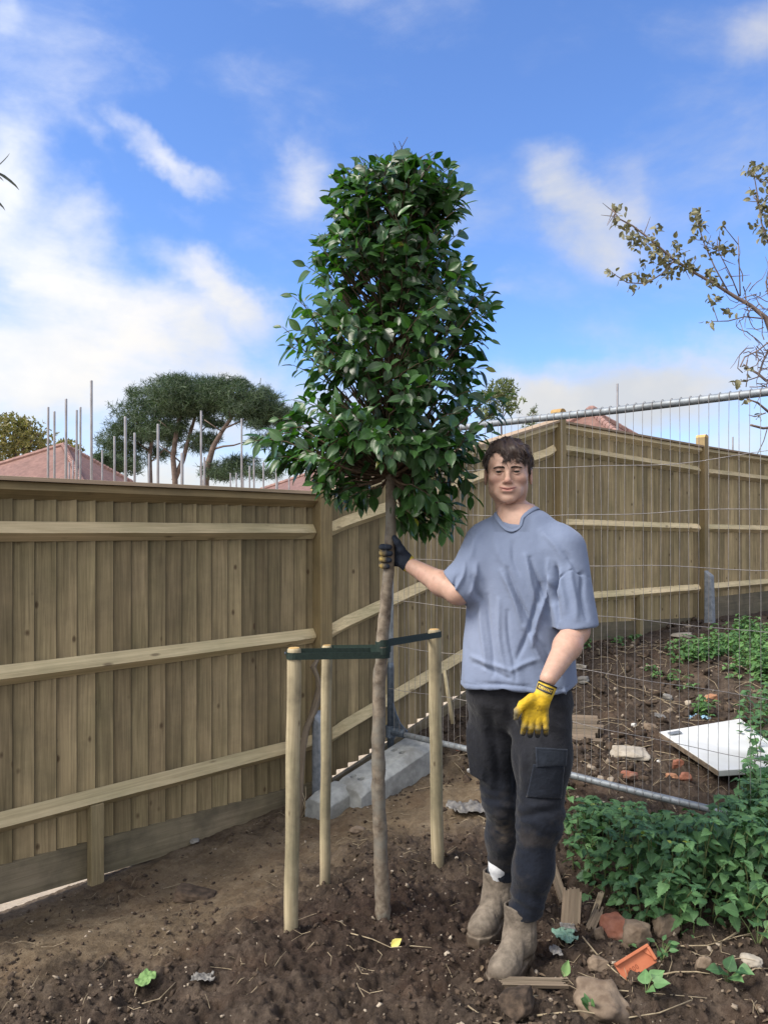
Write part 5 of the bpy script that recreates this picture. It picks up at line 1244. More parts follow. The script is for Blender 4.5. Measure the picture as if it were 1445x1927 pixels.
            sz.append((s*random.uniform(.9, 1.1), s, s)); g = .5+.3*random.gauss(0, 1)
            if px < 620 or py > 940: g += .25  # leaves at the left and bottom tinted lighter to look sunlit
            if random.random() < .004: g = 1.0
            tn.append(min(max(g, 0), 1.0 if g >= .999 and random.random() < .05 else .93))
        cnt += 1
    prof = [(0, .008), (.06, .06), (.18, .18), (.34, .265), (.5, .285), (.66, .245), (.8, .16), (.9, .075), (.96, .03), (1.04, .004)]
    tv, tf = leaf_tmpl(prof, .30, .20); crown = tw.build('branches', M['twig'], root, True)
    R = frames(np.array(axis), np.array(nrm)); scatter('crown', tv, tf, np.array(pos), R, sz, M['camellia'], root, True, np.array(tn))
    print('camellia leaves', len(pos))
camellia()

# ---------------------------------------------------------------- stakes and ties
def stake(xt, yt, xb, yb, d, r, label, knots):
    m = MB(); b = P(xb, yb, d); t = P(xt, yt, d); g = gh(b.x, b.y); b0 = b-Z3*.15; n = 14; pts = []; rad = []
    for i in range(n+1):
        q = lerp(b0, t, i/n); q = q+Vector((.0012*math.sin(i*1.1+xt), .001*math.cos(i*.9), 0)); pts.append(q); rad.append(r*(1+.02*math.sin(i*2.1+xb)))
    pts[-1] = pts[-1]-Z3*.012; up = [(pts[-1]+Z3*.007, r*.93), (pts[-1]+Z3*.011, r*.76)]
    m.tube(pts+[u[0] for u in up], rad+[u[1] for u in up], 20, .52); o = m.build('tree_stake', M['stake'], None, True, origin=(b.x, b.y, g))
    tag(o, label, 'stake', 'round wooden tree stakes')
    for p in o.data.polygons:
        if abs(p.normal.z) > .9: p.use_smooth = False
    e = MB(); c = pts[-1]+Z3*.0125; e.tube([c-Z3*.002, c], [r*.78, r*.74], 20); e.build('sawn_top', M['fresh'], o)
    return Vector((t.x, t.y, 0))
s1 = stake(554, 1219, 547, 1752, 2.9, .0268, 'pale round stake nearest the camera, left of the tree trunk', 0)
s2 = stake(615, 1214, 611, 1648, 3.38, .0232, 'thinner pale round stake standing behind, between the near stake and the trunk', 0)
s3 = stake(817, 1184, 824, 1620, 3.52, .0290, 'pale round stake standing right of the tree trunk, in front of the mesh panel rail', 0)
def strap(c1, r1, c2, r2, z1, z2, label, hw=.0165, th=.0022, slack=.0, blk=True):
    hw = .0128
    """a webbing loop round two poles"""
    u = (c2-c1); L = u.length; u.normalize(); n = Vector((-u.y, u.x, 0)); pts = []
    def arc(c, r, a0, a1, k=10):
        return [c+u*(r*math.cos(a))+n*(r*math.sin(a)) for a in np.linspace(a0, a1, k)]
    loop = arc(c1, r1, math.pi*.5, math.pi*1.5); N = 10
    loop += [lerp(c1-n*r1, c2-n*r2, k/N) for k in range(1, N)]
    loop += arc(c2, r2, -math.pi*.5, math.pi*.5)
    loop += [lerp(c2+n*r2, c1+n*r1, k/N) for k in range(1, N)]
    m = MB(); V = []; K = len(loop)
    for i, p in enumerate(loop):
        t = max(0, min(1, (p-c1).dot(u)/L)); z = lerp(z1, z2, t)-slack*math.sin(math.pi*t); p0 = loop[i-1]; p1 = loop[(i+1) % K]; tn_ = (p1-p0).normalized(); o_ = Vector((tn_.y, -tn_.x, 0))
        side = 1 if (p-c1).dot(n) > 0 else -1; z += side*.004
        V += [p+Z3*(z-hw), p+Z3*(z+hw), p+o_*th+Z3*(z+hw), p+o_*th+Z3*(z-hw)]
    F = []
    for i in range(K):
        for k in range(4): a = i*4+k; b = i*4+(k+1) % 4; F.append((a, b, ((i+1) % K)*4+(k+1) % 4, ((i+1) % K)*4+k))
    m.add(V, F); o = m.build('tree_tie', M['strap']); tag(o, label, 'tree tie', 'dark green webbing tree ties')
    if blk:
        k = MB(); p = c1-u*(r1+.003); k.tube([p+Z3*(z1+.004)-u*.001, p+Z3*(z1+.004)-u*.005], .006, 10); k.build('nail_head', M['steel_dark'], o)
zz = lambda y, d: CAMZ+(HY-y)/FPX*d
tr1 = P(720, 0, 2.97); tr1 = Vector((tr1.x, tr1.y, 0))
strap(s1, .0285, tr1, .0265, zz(1231, 2.9), zz(1229, 2.97), 'dark green strap from the near left stake to the trunk')
strap(s2, .0250, tr1, .0300, zz(1222, 3.38), zz(1222, 2.97), 'dark green strap from the back stake to the trunk, mostly hidden by the near one', blk=False)
strap(s3, .0305, tr1, .0265, zz(1195, 3.52), zz(1211, 2.97), 'dark green strap from the right-hand stake to the trunk')

# ---------------------------------------------------------------- bare-limbed tree at the right edge
M['bark_r'] = mat_simple('reddish_grey_bark', (.13, .095, .085), (.24, .185, .165), 20, .85, 0, .4, .003)
M['leaf_r'] = mat_leaf('dull_olive_leaf', (.10, .105, .060), (.25, .23, .13), .55, .2, odd=(.20, .11, .05), tcol=(1.2, 1.2, .6), vein=.1)
def right_tree():
    D = 4.5; root = empty('small_leaved_tree', (P(1600, 0, D).x, D, .1), 'half-bare spreading tree with small olive-brown leaves reaching in from the right edge', 'tree')
    tb = P(1600, 1400, D); tr = MB(); tr.tube([Vector((tb.x, D, .1)), P(1585, 1150, D), P(1560, 950, D), P(1535, 800, D), P(1510, 725, D)], [.085, .07, .058, .048, .036], 12, jitter=.06); tr.build('trunk', M['bark_r'], root, True)
    br = [[(1510,725,11),(1480,680,9),(1455,640,8),(1440,598,7.5),(1412,575,6),(1385,560,5.5),(1345,535,4.5),(1300,510,4.2),(1262,485,3.8),(1225,452,3.2),(1190,425,2.6),(1165,412,2),(1150,392,1.4)],
          [(1268,490,2.6),(1245,515,2.2),(1215,534,1.8),(1180,532,1.6),(1158,518,1.2),(1148,510,1)],[(1372,553,2.2),(1345,505,2),(1325,460,1.7),(1315,430,1.4),(1312,405,1)],[(1390,558,2),(1375,520,1.6),(1352,475,1.3),(1348,450,1)],
          [(1392,557,2.2),(1390,500,1.7),(1388,445,1.2)],[(1388,460,1.3),(1372,440,1.1),(1360,425,.8)],[(1475,520,3),(1450,470,2.6),(1432,420,2.2),(1425,370,1.8),(1418,330,1.2),(1408,315,.8)],[(1500,560,4),(1475,520,3.4),(1470,440,3),(1450,350,2),(1440,335,1.4)],
          [(1450,345,1.5),(1430,342,1.2),(1408,320,.8)],[(1440,600,2.4),(1400,596,2),(1370,604,1.8),(1340,605,1.2)],[(1350,605,1.2),(1340,575,1),(1335,560,.8)],[(1390,602,1.1),(1400,630,1),(1412,640,.7)],
          [(1510,725,8),(1470,715,5.5),(1440,716,4.5),(1425,703,4),(1405,692,2.6),(1398,685,1.5)],[(1430,708,2),(1405,716,1.6),(1380,720,1)],[(1428,702,3),(1435,680,3),(1445,660,3.4),(1455,640,4)],
          [(1540,830,5),(1460,803,4),(1435,806,4),(1412,800,3.6)],[(1470,790,5),(1445,775,4),(1425,758,3),(1404,750,1.6)],[(1440,777,2),(1420,784,2),(1408,781,1)],[(1443,806,1.6),(1436,830,1.4),(1424,855,1)],
          [(1450,640,2.4),(1425,660,2.2),(1400,672,2.2),(1392,690,2)],[(1446,560,2.2),(1440,530,2),(1455,500,1.6)],[(1450,620,5),(1470,560,4),(1500,540,3)]]
    m = MB(); tipspx = []
    for b in br:
        dy = random.uniform(-.25, .25) if b is not br[0] else 0
        m.tube([P(x, y, D+dy*(i/len(b))) for i, (x, y, r) in enumerate(b)], [r*.62/FPX*D for x, y, r in b], 7, jitter=.05)
    for k in range(95):     # tangle of fine bare twigs
        x, y = random.uniform(1395, 1500), random.uniform(525, 735); a = random.uniform(0, 6.28); L = random.uniform(25, 70); pts = []
        for j in range(6): pts.append(P(x, y, D+random.uniform(-.03, .03))); a += random.gauss(0, .35); x += math.cos(a)*L/5; y += math.sin(a)*L/5
        m.tube(pts, [.0032, .003, .0026, .0022, .0018, .001], 5, caps=False)
    for k in range(34):
        t = random.uniform(0, 1); i = random.choice([0, 0, 2, 3, 6, 7]); b = br[i]; j = random.randint(max(0, len(b)-6), len(b)-2); x = lerp(b[j][0], b[j+1][0], t); y = lerp(b[j][1], b[j+1][1], t); a = random.uniform(0, 6.28); L = random.uniform(12, 36)
        m.tube([P(x, y, D), P(x+math.cos(a)*L*.5, y+math.sin(a)*L*.5-2, D+.01), P(x+math.cos(a)*L, y+math.sin(a)*L-5, D+random.uniform(-.05, .05))], [.003, .0022, .001], 5, caps=False)
    m.build('limbs', M['bark_r'], root, True)
    cl = [(1160,392,14,9,10),(1158,415,12,10,8),(1175,430,14,10,10),(1190,445,18,16,22),(1205,455,18,14,18),(1225,462,20,16,20),(1235,430,10,10,10),(1245,480,20,16,22),(1262,495,24,20,26),(1275,470,14,16,20),(1290,502,20,14,20),(1300,505,14,10,10),(1225,492,18,16,16),(1255,520,20,12,14),
          (1150,512,9,8,8),(1175,522,14,6,8),(1205,520,20,8,14),(1190,540,12,7,10),(1222,525,10,6,5),(1330,515,16,14,16),(1310,400,12,8,14),(1315,420,12,14,18),(1305,445,8,8,6),(1330,450,16,10,8),(1355,470,14,12,12),(1375,470,12,9,12),(1362,427,8,6,4),(1345,530,16,14,12),(1340,565,12,10,10),(1335,605,9,10,7),(1372,588,12,8,8),(1335,475,14,14,8),
          (1410,322,10,12,14),(1425,315,14,12,16),(1440,330,14,16,18),(1425,365,12,12,12),(1435,395,12,18,20),(1422,425,12,8,10),(1440,450,14,18,16),(1455,380,20,60,50),(1405,695,10,8,8),(1385,718,10,5,8),(1400,752,7,5,3),(1350,555,10,8,6),(1425,785,8,6,3)]
    pos = []
    for x, y, rx, ry, n in cl:
        for _ in range(int(n*1.35)): pos.append(P(x+random.gauss(0, .5)*rx, y+random.gauss(0, .5)*ry, D+random.gauss(0, .05)))
    pos = np.array(pos); n = len(pos); ax = rdirs(n); ax[:, 2] -= .25; nr = rdirs(n)+np.array([0, -.2, .7])
    tv, tf = leaf_tmpl([(0, .02), (.15, .2), (.4, .32), (.65, .29), (.85, .15), (1, .01)], .35, .3); s = RNG.uniform(.026, .044, n)
    scatter('crown', tv, tf, pos, frames(ax, nr), s, M['leaf_r'], root, True)
right_tree()
def corner_shrub():
    root = empty('slender_tree', (-2.0, 3.0, -.15), 'long dark leaves of an otherwise unseen tree poking in at the left edge', 'tree'); M['leaf_l'] = mat_leaf('long_dark_leaf', (.03, .035, .025), (.06, .065, .04), .5, .1, vein=.1)
    m = MB(); m.tube([(-2.0, 3.0, -.2), (-2.02, 3.0, 1.0), (-1.97, 3.0, 2.0), (-1.9, 3.0, 2.8)], [.04, .034, .026, .012], 10); m.build('trunk', M['bark'], root, True)
    t = MB(); t.tube([(-1.95, 3.0, 2.2), P(-120, 420, 3.0), P(-60, 352, 3.0), P(-14, 318, 3.0)], [.008, .005, .004, .002], 6); t.tube([P(-60, 352, 3), P(-20, 372, 3)], [.003, .002], 5); t.build('limbs', M['twig'], root, True)
    L = [((-14,318),(24,294),.17,'u'),((-16,322),(38,343),.2,'d'),((-18,324),(8,334),.1,'d'),((-22,368),(12,387),.15,'d'),((-60,352),(-110,330),.2,'u'),((-90,400),(-130,440),.2,'d'),((-50,350),(-20,300),.2,'u'),((-100,410),(-60,430),.2,'d')]
    pos = []; ax = []; sz = []
    for (a, b, w, k) in L: p, q = P(a[0], a[1], 3.0), P(b[0], b[1], 3.0); pos.append(p); ax.append((q-p)); l = (q-p).length; sz.append((l, l, l*(1 if k == 'd' else -.6)))
    tv, tf = leaf_tmpl([(0, .01), (.15, .07), (.4, .12), (.65, .1), (.85, .05), (1, .004)], .5, .25); n = len(pos)
    scatter('crown', tv, tf, np.array(pos), frames(np.array(ax), np.tile([-.15, -.45, .9], (n, 1))), np.array(sz), M['leaf_l'], root, True)
corner_shrub()

# ---------------------------------------------------------------- nettles, weeds, bindweed
M['nettle'] = mat_leaf('nettle_leaf', (.032, .088, .034), (.115, .235, .085), .6, .18, odd=(.26, .30, .05), tcol=(1.3, 1.8, .5), vein=.18)
M['stem'] = mat_simple('green_stem', (.07, .12, .04), (.14, .15, .06), 40, .7, 0, 0)
M['weed'] = mat_leaf('feathery_weed_leaf', (.045, .12, .036), (.13, .26, .08), .6, .2, tcol=(1.2, 1.6, .5), vein=.05)
npf = [(0, .05), (.05, .26), (.13, .37), (.2, .37), (.28, .41), (.35, .38), (.43, .38), (.5, .33), (.58, .31), (.65, .25), (.73, .22), (.8, .15), (.88, .11), (.94, .05), (1.02, .006)]
def nettle_patch(name, label, spots, mat, lf=(.038, .080), kind='stuff', cat='nettles', step=.05):
    axis = []; nrm = []; pos = []; sz = []; st = MB()
    for (x, y, h, ln) in spots:
        z0 = gh(x, y)-.02; a = random.uniform(0, 6.28); lean = Vector((math.cos(a)*ln, math.sin(a)*ln-.06, 0)); k = max(2, int(h/step)); ph = random.uniform(0, 3.14); pts = []
        for j in range(k+1):
            t = j/k; p = Vector((x, y, z0))+lean*(t*t)+Z3*(h*t*(1-.08*t)); pts.append(p)
            if t < .22: continue
            for sgn in (0, math.pi):
                an = ph+sgn+(j % 2)*math.pi/2+random.gauss(0, .25); r = Vector((math.cos(an), math.sin(an), 0)); s = random.uniform(*lf)*(1.12-.50*t if t > .55 else .78)
                axis.append(r+Z3*random.uniform(-.55, .12)); nrm.append(Z3+Vector((random.gauss(0, .25), random.gauss(0, .25)-.2, 0))+r*.35); pos.append(p+r*(.22*s)+Z3*.004); sz.append(s)
        for q in range(4): an = ph+q*1.57; axis.append(Vector((math.cos(an), math.sin(an), .35))); nrm.append(Z3+Vector((random.gauss(0, .2), -.2, 0))); pos.append(pts[-1]); sz.append(random.uniform(*lf)*.42)
        st.tube(pts, [.0026]*len(pts), 4, caps=False)
    tv, tf = leaf_tmpl(npf, .22, .28, .16); n = len(pos)
    o = scatter(name, tv, tf, np.array([tuple(p) for p in pos]), frames(np.array([tuple(v) for v in axis]), np.array([tuple(v) for v in nrm])), np.array(sz), mat, None, False, np.clip(.42+.30*RNG.normal(size=n), 0, .96)+(RNG.random(n) < .012)*.5)
    st.build('stems', M['stem'], o, True); tag(o, label, cat, None, kind); return o
sp = []
while len(sp) < 360:
    x, y = random.uniform(.78, 2.15), random.uniform(2.78, 4.1)
    px = CX+x/y*FPX; g = gb(x, y); py = HY-(g-CAMZ)/y*FPX
    if px > 1560: continue
    # stay in front of the mesh panel and behind the front edge of the patch
    if y > 5.0-(x-.043)*.973-.05 and not (px > 1385): continue
    fe = np.interp(px, [1045, 1075, 1110, 1160, 1250, 1350, 1445, 1560], [1600, 1655, 1690, 1735, 1770, 1760, 1775, 1800])
    if py > fe or px < 1052: continue
    if x/y < .24: continue
    top = np.interp(px, [1045, 1100, 1180, 1250, 1300, 1360, 1420, 1500], [1500, 1485, 1508, 1512, 1500, 1450, 1425, 1390])+random.gauss(0, 8)
    h = (py-top)/FPX*y*.86; h = min(h, np.interp(py, [1500, 1760], [.30, .42])); h = max(h, .09)
    if py > fe-40: h *= random.uniform(.4, .8)
    sp.append((x, y, h, random.uniform(.02, .09)))
nettle_patch('nettle_patch', 'dense waist of green nettles growing in front of the mesh panel at right', sp, M['nettle'])
sp = []
while len(sp) < 42:
    px, py = random.uniform(1395, 1500), random.uniform(1330, 1470); p = G(px, py, 0, 3.0)
    if p.y < 3.6: continue
    sp.append((p.x, p.y, random.uniform(.12, .26), .05))
nettle_patch('nettle_patch', 'nettles behind the mesh panel leaning over the corner of the white board', sp, M['nettle'])
def weeds(label, pts, n, hh, lf):
    sp = []
    while len(sp) < n:
        cx, cy, rx, ry = random.choice(pts); p = G(cx+random.gauss(0, .5)*rx, cy+random.gauss(0, .5)*ry, 0, 3.5); sp.append((p.x, p.y, random.uniform(*hh), .04))
    return nettle_patch('weed_patch', label, sp, M['weed'], lf, step=.03, cat='weeds')
weeds('feathery green weeds spreading over the soil below the farthest fence bay', [(1410,1215,60,25),(1430,1260,50,30),(1350,1225,40,14),(1300,1235,40,12),(1400,1195,40,12),(1430,1240,60,40),(1430,1255,50,30)], 400, (.06, .20), (.035, .07))
weeds('low green weeds dotting the soil behind the mesh panel beside the man', [(1265,1270,30,10),(1225,1262,30,8),(1310,1290,30,8),(1160,1205,20,7),(1190,1200,12,4),(1100,1212,8,5)], 60, (.03, .08), (.03, .055))
weeds('bright green clump of weeds left of the orange brick behind the mesh', [(1318,1345,14,9)], 16, (.05, .13), (.035, .055))
def sprout(name, label, cat, px, py, n, h, s, mat=None, up=.3, spread=1.0, heart=False):
    root = G(px, py); root.z -= .01; pos = []; ax = []; nr = []; st = MB(); e = empty(name, root, label, cat)
    for i in range(n):
        a = random.uniform(0, 6.28); L = h*random.uniform(.5, 1); q = root+Vector((math.cos(a)*L*.6*spread, math.sin(a)*L*.5*spread, L)); st.tube([root, lerp(root, q, .5)+Z3*.01, q], [.0016, .0014, .001], 5, caps=False)
        pos.append(tuple(q)); ax.append((math.cos(a)*.8, math.sin(a)*.6-.25, up+random.gauss(0, .15))); nr.append((random.gauss(0, .2), -.55, .85))
    prof = [(-.08, .14), (0, .30), (.08, .42), (.22, .46), (.4, .40), (.6, .27), (.8, .13), (1.0, .006)] if heart else [(0, .04), (.15, .2), (.35, .27), (.6, .22), (.8, .12), (1, .005)]
    tv, tf = leaf_tmpl(prof, .2, .15); scatter('leaves', tv, tf, np.array(pos), frames(np.array(ax), np.array(nr)), np.full(n, s)*RNG.uniform(.7, 1.1, n), mat or M['nettle'], e, True); st.build('stems', M['stem'], e, True)
sprout('bindweed_plant', 'heart-leaved seedling in front of the orange terracotta fragment', 'plant', 1215, 1868, 5, .055, .050, heart=True)
sprout('seedling', 'upright green sprout growing against the big tan stone', 'plant', 1110, 1900, 8, .055, .040, up=1.0, spread=.35)
sprout('bindweed_plant', 'trailing heart-leaved plant at lower right among the sticks', 'plant', 1368, 1850, 7, .085, .050, heart=True)
sprout('bindweed_plant', 'heart-leaved plant hanging at the right edge below the nettles', 'plant', 1425, 1790, 9, .12, .055, heart=True)
sprout('small_weed', 'small leafy weed between the red brick chunk and the orange fragment', 'plant', 1245, 1808, 12, .07, .036, up=.1)
sprout('small_weed', 'small weed with crinkled leaves behind the brown stones', 'plant', 1245, 1745, 10, .09, .040, up=.1)
sprout('small_weed', 'tiny weed right of the upright broken plank', 'plant', 1180, 1795, 7, .03, .024, up=.1)

# ---------------------------------------------------------------- stones, bricks, wood and litter
M['stone'] = mat_simple('brown_stone', (.12, .085, .06), (.26, .20, .145), 14, .9, 0, .7, .006, c3=(.09, .065, .05))
M['stone_pale'] = mat_simple('pale_stone', (.30, .26, .21), (.44, .40, .34), 14, .9, 0, .6, .004)
M['stone_grey'] = mat_simple('grey_stone', (.16, .15, .14), (.27, .26, .24), 14, .9, 0, .6, .004)
M['redbrick'] = mat_simple('broken_red_brick', (.20, .075, .045), (.34, .15, .10), 16, .9, 0, .7, .005, c3=(.25, .19, .15))
M['orange'] = mat_simple('orange_terracotta', (.36, .105, .05), (.46, .155, .075), 12, .75, 0, .2, .002)
M['orange_dull'] = mat_simple('dull_orange_brick', (.32, .15, .08), (.45, .24, .14), 18, .9, 0, .5, .003)
M['white_board'] = mat_simple('white_board', (.60, .61, .60), (.70, .71, .70), 5, .55, 0, .1, .001, c3=(.52, .52, .49))
M['white'] = mat_simple('white_pebble', (.55, .54, .52), (.68, .67, .65), 20, .6, 0, .2)
M['film'] = mat_simple('crumpled_film', (.09, .085, .08), (.21, .20, .19), 22, .45, 0, .6, .004)
M['film_green'] = mat_simple('green_film', (.10, .20, .15), (.22, .34, .26), 30, .4, 0, .4, .002)
M['blue'] = mat_simple('blue_film', (.05, .20, .42), (.35, .55, .68), 30, .35, 0, .3, .002)
M['leafy'] = mat_simple('fallen_leaf_green', (.12, .22, .07), (.20, .32, .12), 20, .6, 0, .2)
M['leafyellow'] = mat_simple('fallen_leaf_yellow', (.55, .48, .10), (.66, .60, .20), 20, .6, 0, .2)
M['straw'] = mat_simple('dry_stick', (.20, .155, .10), (.38, .31, .21), 30, .85, 0, 0)
M['clod'] = mat_simple('soil_clod', (.024, .016, .011), (.095, .066, .046), 24, .95, 0, .6, .006)
def ico(sub=3):
    bm = __import__('bmesh').new(); __import__('bmesh').ops.create_icosphere(bm, subdivisions=sub, radius=1); v = np.array([x.co[:] for x in bm.verts]); f = np.array([[q.index for q in p.verts] for p in bm.faces]); bm.free(); return v, f
ICO3 = ico(4); ICO1 = ico(2)
def rock(name, label, cat, px, py, wpx, hpx, mat, group=None, ang=None, flat=1.0, rough=.25, sink=.3, deep=.8, d0=1.5, tilt=.2):
    g = G(px, py+hpx*.32, 0, d0); d = g.y; w = wpx/FPX*d/2; h = hpx/FPX*d/2*flat; seed = random.randint(0, 999); v, f = ICO3
    q = v.copy(); m = np.abs(q).max(1)[:, None]; q = q*(1-.45)+q/m*.45*.85      # chunky, between ball and block
    for _ in range(5):         # knock flat facets off it
        n = rdirs(1)[0]; dd = q@n; lim = RNG.uniform(.55, .85); q = q-np.outer(np.maximum(dd-lim, 0), n)
    nz = fbm(v[:, 0]*1.6+seed, v[:, 1]*1.6, v[:, 2]*1.6, 4, seed); q = q*(1+rough*nz)[:, None]
    q = q*np.array([w, w*deep, h]); a = random.uniform(-.5, .5) if ang is None else ang; ca, sa = math.cos(a), math.sin(a); q = np.stack([q[:, 0]*ca-q[:, 1]*sa, q[:, 0]*sa+q[:, 1]*ca, q[:, 2]], 1)
    t = random.uniform(-tilt, tilt); q = np.stack([q[:, 0]*math.cos(t)+q[:, 2]*math.sin(t), q[:, 1], -q[:, 0]*math.sin(t)+q[:, 2]*math.cos(t)], 1)
    o = link_mesh(name, q+np.array([g.x, g.y, g.z+h*(1-sink)]), f, mat, None, True); tag(o, label, cat, group); return o
rk = [('stone','big rough tan stone at the bottom, below the orange fragment','stone',1136,1868,112,68,'stone'),
 ('brick_fragment','broken red brick chunk right of the upright broken plank','brick',1158,1755,62,48,'redbrick'),
 ('stone','brown stone under the front edge of the nettles','stone',1248,1750,58,44,'stone'),
 ('stone','knobbly brown stone just right of the red brick chunk','stone',1198,1772,56,48,'stone'),
 ('stone','small dark brown stone left of the orange fragment','stone',1125,1815,42,28,'stone'),
 ('stone','pale brown stone near the right edge among the sticks','stone',1413,1817,42,24,'stone_pale'),
 ('stone','upright tan stone right of the small leafy weed','stone',1322,1822,28,38,'stone'),
 ('stone','small reddish brown stone by the foot of the upright broken plank','stone',1128,1765,26,30,'stone'),
 ('brick_fragment','orange brick lying behind the mesh beside the bright weed clump','brick',1333,1311,32,13,'orange_dull'),
 ('brick_fragment','dark red brick piece just above the mesh bottom rail','brick',1181,1462,38,20,'redbrick'),
 ('brick_fragment','orange-red brick piece near the corner of the nettles behind the mesh','brick',1290,1463,24,20,'redbrick'),
 ('brick_fragment','ochre brick piece left of the orange-red one behind the mesh','brick',1264,1459,24,13,'orange_dull'),
 ('brick_fragment','dark red lump at the edge of the white board','brick',1276,1440,24,22,'redbrick'),
 ('pebble','white round pebble left of the white board tip','pebble',1192,1367,11,9,'white'),
 ('pebble','white pebble under the wooden edge of the white board','pebble',1239,1431,11,11,'white'),
 ('pebble','tiny white pebble near the foot of the right-hand stake','pebble',883,1451,11,8,'white'),
 ('stone','greenish slab stone by the shirt sleeve behind the mesh','stone',1093,1259,22,11,'stone_pale'),
 ('stone','grey stone beside the glove behind the mesh','stone',1097,1284,26,14,'stone_grey'),
 ('stone','flat pale stone in front of the far concrete spur','stone',1281,1193,42,10,'stone_pale'),
 ('stone','flat pale stone right of the far concrete spur foot','stone',1332,1198,26,9,'stone_pale'),
 ('stone','long flat tan stone behind the mesh above its bottom rail','stone',1187,1420,88,20,'stone_pale'),
 ('stone','pale stone scattered left of the orange brick behind the mesh','stone',1255,1313,20,14,'stone_grey'),
 ('stone','tan stone at the tip of the white board','stone',1222,1371,26,14,'stone'),
 ('stone','brown stone at the far end of the long concrete foot','stone',813,1432,26,34,'stone'),
 ('stone','flat reddish stone between the right stake and the mesh bottom rail','stone',868,1414,22,10,'redbrick'),
 ('stone','flat brown stone on the soil in front of the long concrete foot','stone',672,1557,32,14,'stone'),
 ('stone','pale flat stone by the gravel board left of the near stake','stone',366,1585,20,10,'stone_grey'),
 ('soil_clod','large dark clod of soil lying alone in front of the left fence','clod',368,1676,84,26,'clod'),
 ('soil_clod','reddish clod of soil at the toe of the front boot','clod',975,1895,84,40,'clod')]
for nm, lb, ct, x, y, w, h, mt in rk: rock(nm, lb, ct, x, y, w, h, M[mt], sink=.35, d0=3.3 if y < 1470 else 1.5)
def plank(name, label, px0, py0, px1, py1, w, th, mat, z0=.01, z1=.01, d0=1.5, roll=0.0, jag=.01, cat='wood', upright=None, parts_=None):
    """weathered splintered piece between two ground points (or leaning, when upright gives its height)"""
    a = G(px0, py0, z0, d0); b = G(px1, py1, z1, d0) if upright is None else a+Vector(upright)
    al = (b-a).normalized(); side = al.cross(Vector((0, -.35, 1)) if abs(al.z) < .8 else Vector((.1, 1, 0))).normalized(); up = side.cross(al)
    sd2 = side*math.cos(roll)+up*math.sin(roll); up = sd2.cross(al); side = sd2
    n = 9; m = MB(); V = []; F = []; k = 7
    for e in (0, 1):
        pass
    L = (b-a).length
    for i in range(k+1):            # strips with ragged ends
        pass
    for s in range(n):
        u0, u1 = -1+2*s/n, -1+2*(s+1)/n; j0 = random.uniform(0, jag)*(1.0 if upright is None else .5); j1 = random.uniform(0, jag*2.2); hgt = random.uniform(.8, 1.12)
        p = lambda t, u, v: a+al*t+side*(u*w/2)+up*(v*th/2)
        m.hexa([p(j0, u0, -1), p(j0, u1, -1), p(j0, u1, hgt), p(j0, u0, hgt), p(L-j1, u0, -1), p(L-j1, u1, -1), p(L-j1, u1, hgt), p(L-j1, u0, hgt)], random.uniform(.3, .8))
    o = m.build(name, mat); tag(o, label, cat); return o
plank('wood_scrap', 'grey splintered plank end standing upright right of the front boot', 1072, 1748, 0, 0, .068, .016, M['oldwood'], -.02, upright=(.022, .05, .150), jag=.012)
plank('wood_scrap', 'dark broken wood splinter leaning beside the upright plank end', 1108, 1752, 1130, 1720, .035, .02, M['oldwood'], .0, .05, jag=.02)
plank('wood_scrap', 'short grey wood piece leaning at the edge of the nettles behind the front leg', 1062, 1688, 1036, 1640, .034, .02, M['oldwood'], .0, .05, jag=.015)
plank('wood_scrap', 'long flat grey batten lying just below the front boot', 938, 1862, 1072, 1862, .030, .014, M['oldwood'], .012, .012, jag=.012)
plank('wood_scrap', 'reddish stick of wood below the batten at the bottom', 1018, 1880, 1078, 1902, .018, .010, M['oldwood'], .008, .008, jag=.012)
plank('timber_slab', 'weathered flat timber slab behind the mesh beside the man', 1030, 1384, 1140, 1392, .30, .05, M['oldwood'], .07, .05, 3.6, jag=.03)
plank('wood_scrap', 'pale curved chunk of branch near the upright plank end', 1115, 1728, 1132, 1695, .022, .016, M['straw'], .01, .03, jag=.01)
def white_board():
    c = [G(1240, 1385, .10, 3.5), G(1395, 1352, .12, 3.5), G(1520, 1420, .10, 3.5), G(1365, 1462, .06, 3.5)]; c = [Vector(v) for v in c]; z = [.42, .40, .33, .32]
    c = [P(1240, 1377, 4.75), P(1392, 1352, 5.0), P(1500, 1440, 4.25), P(1352, 1450, 4.05)]
    m = MB(); t = .032; m.hexa([v-Z3*t for v in c]+c); o = m.build('white_board', M['white_board']); bevel(o, .003); tag(o, 'white laminated board lying tilted on the rubble behind the mesh', 'board')
    e = MB(); a, b = c[3]-Z3*t*.5, c[0]-Z3*t*.5; n = (c[0]-c[1]).normalized(); e.hexa([a-Z3*.014, b-Z3*.014, b-Z3*.014+n*.004, a-Z3*.014+n*.004, a+Z3*.012, b+Z3*.012, b+Z3*.012+n*.004, a+Z3*.012+n*.004]); e.build('chipboard_edge', M['oldwood'], o)
    f = MB(); q = (c[0]+(c[1]-c[0])*.12+(c[3]-c[0])*.10); f.box(q+Z3*.004, (c[1]-c[0]).normalized()*.045, (c[3]-c[0]).normalized()*.02, Z3*.003); f.build('hinge_plate', M['galv'], o)
white_board()
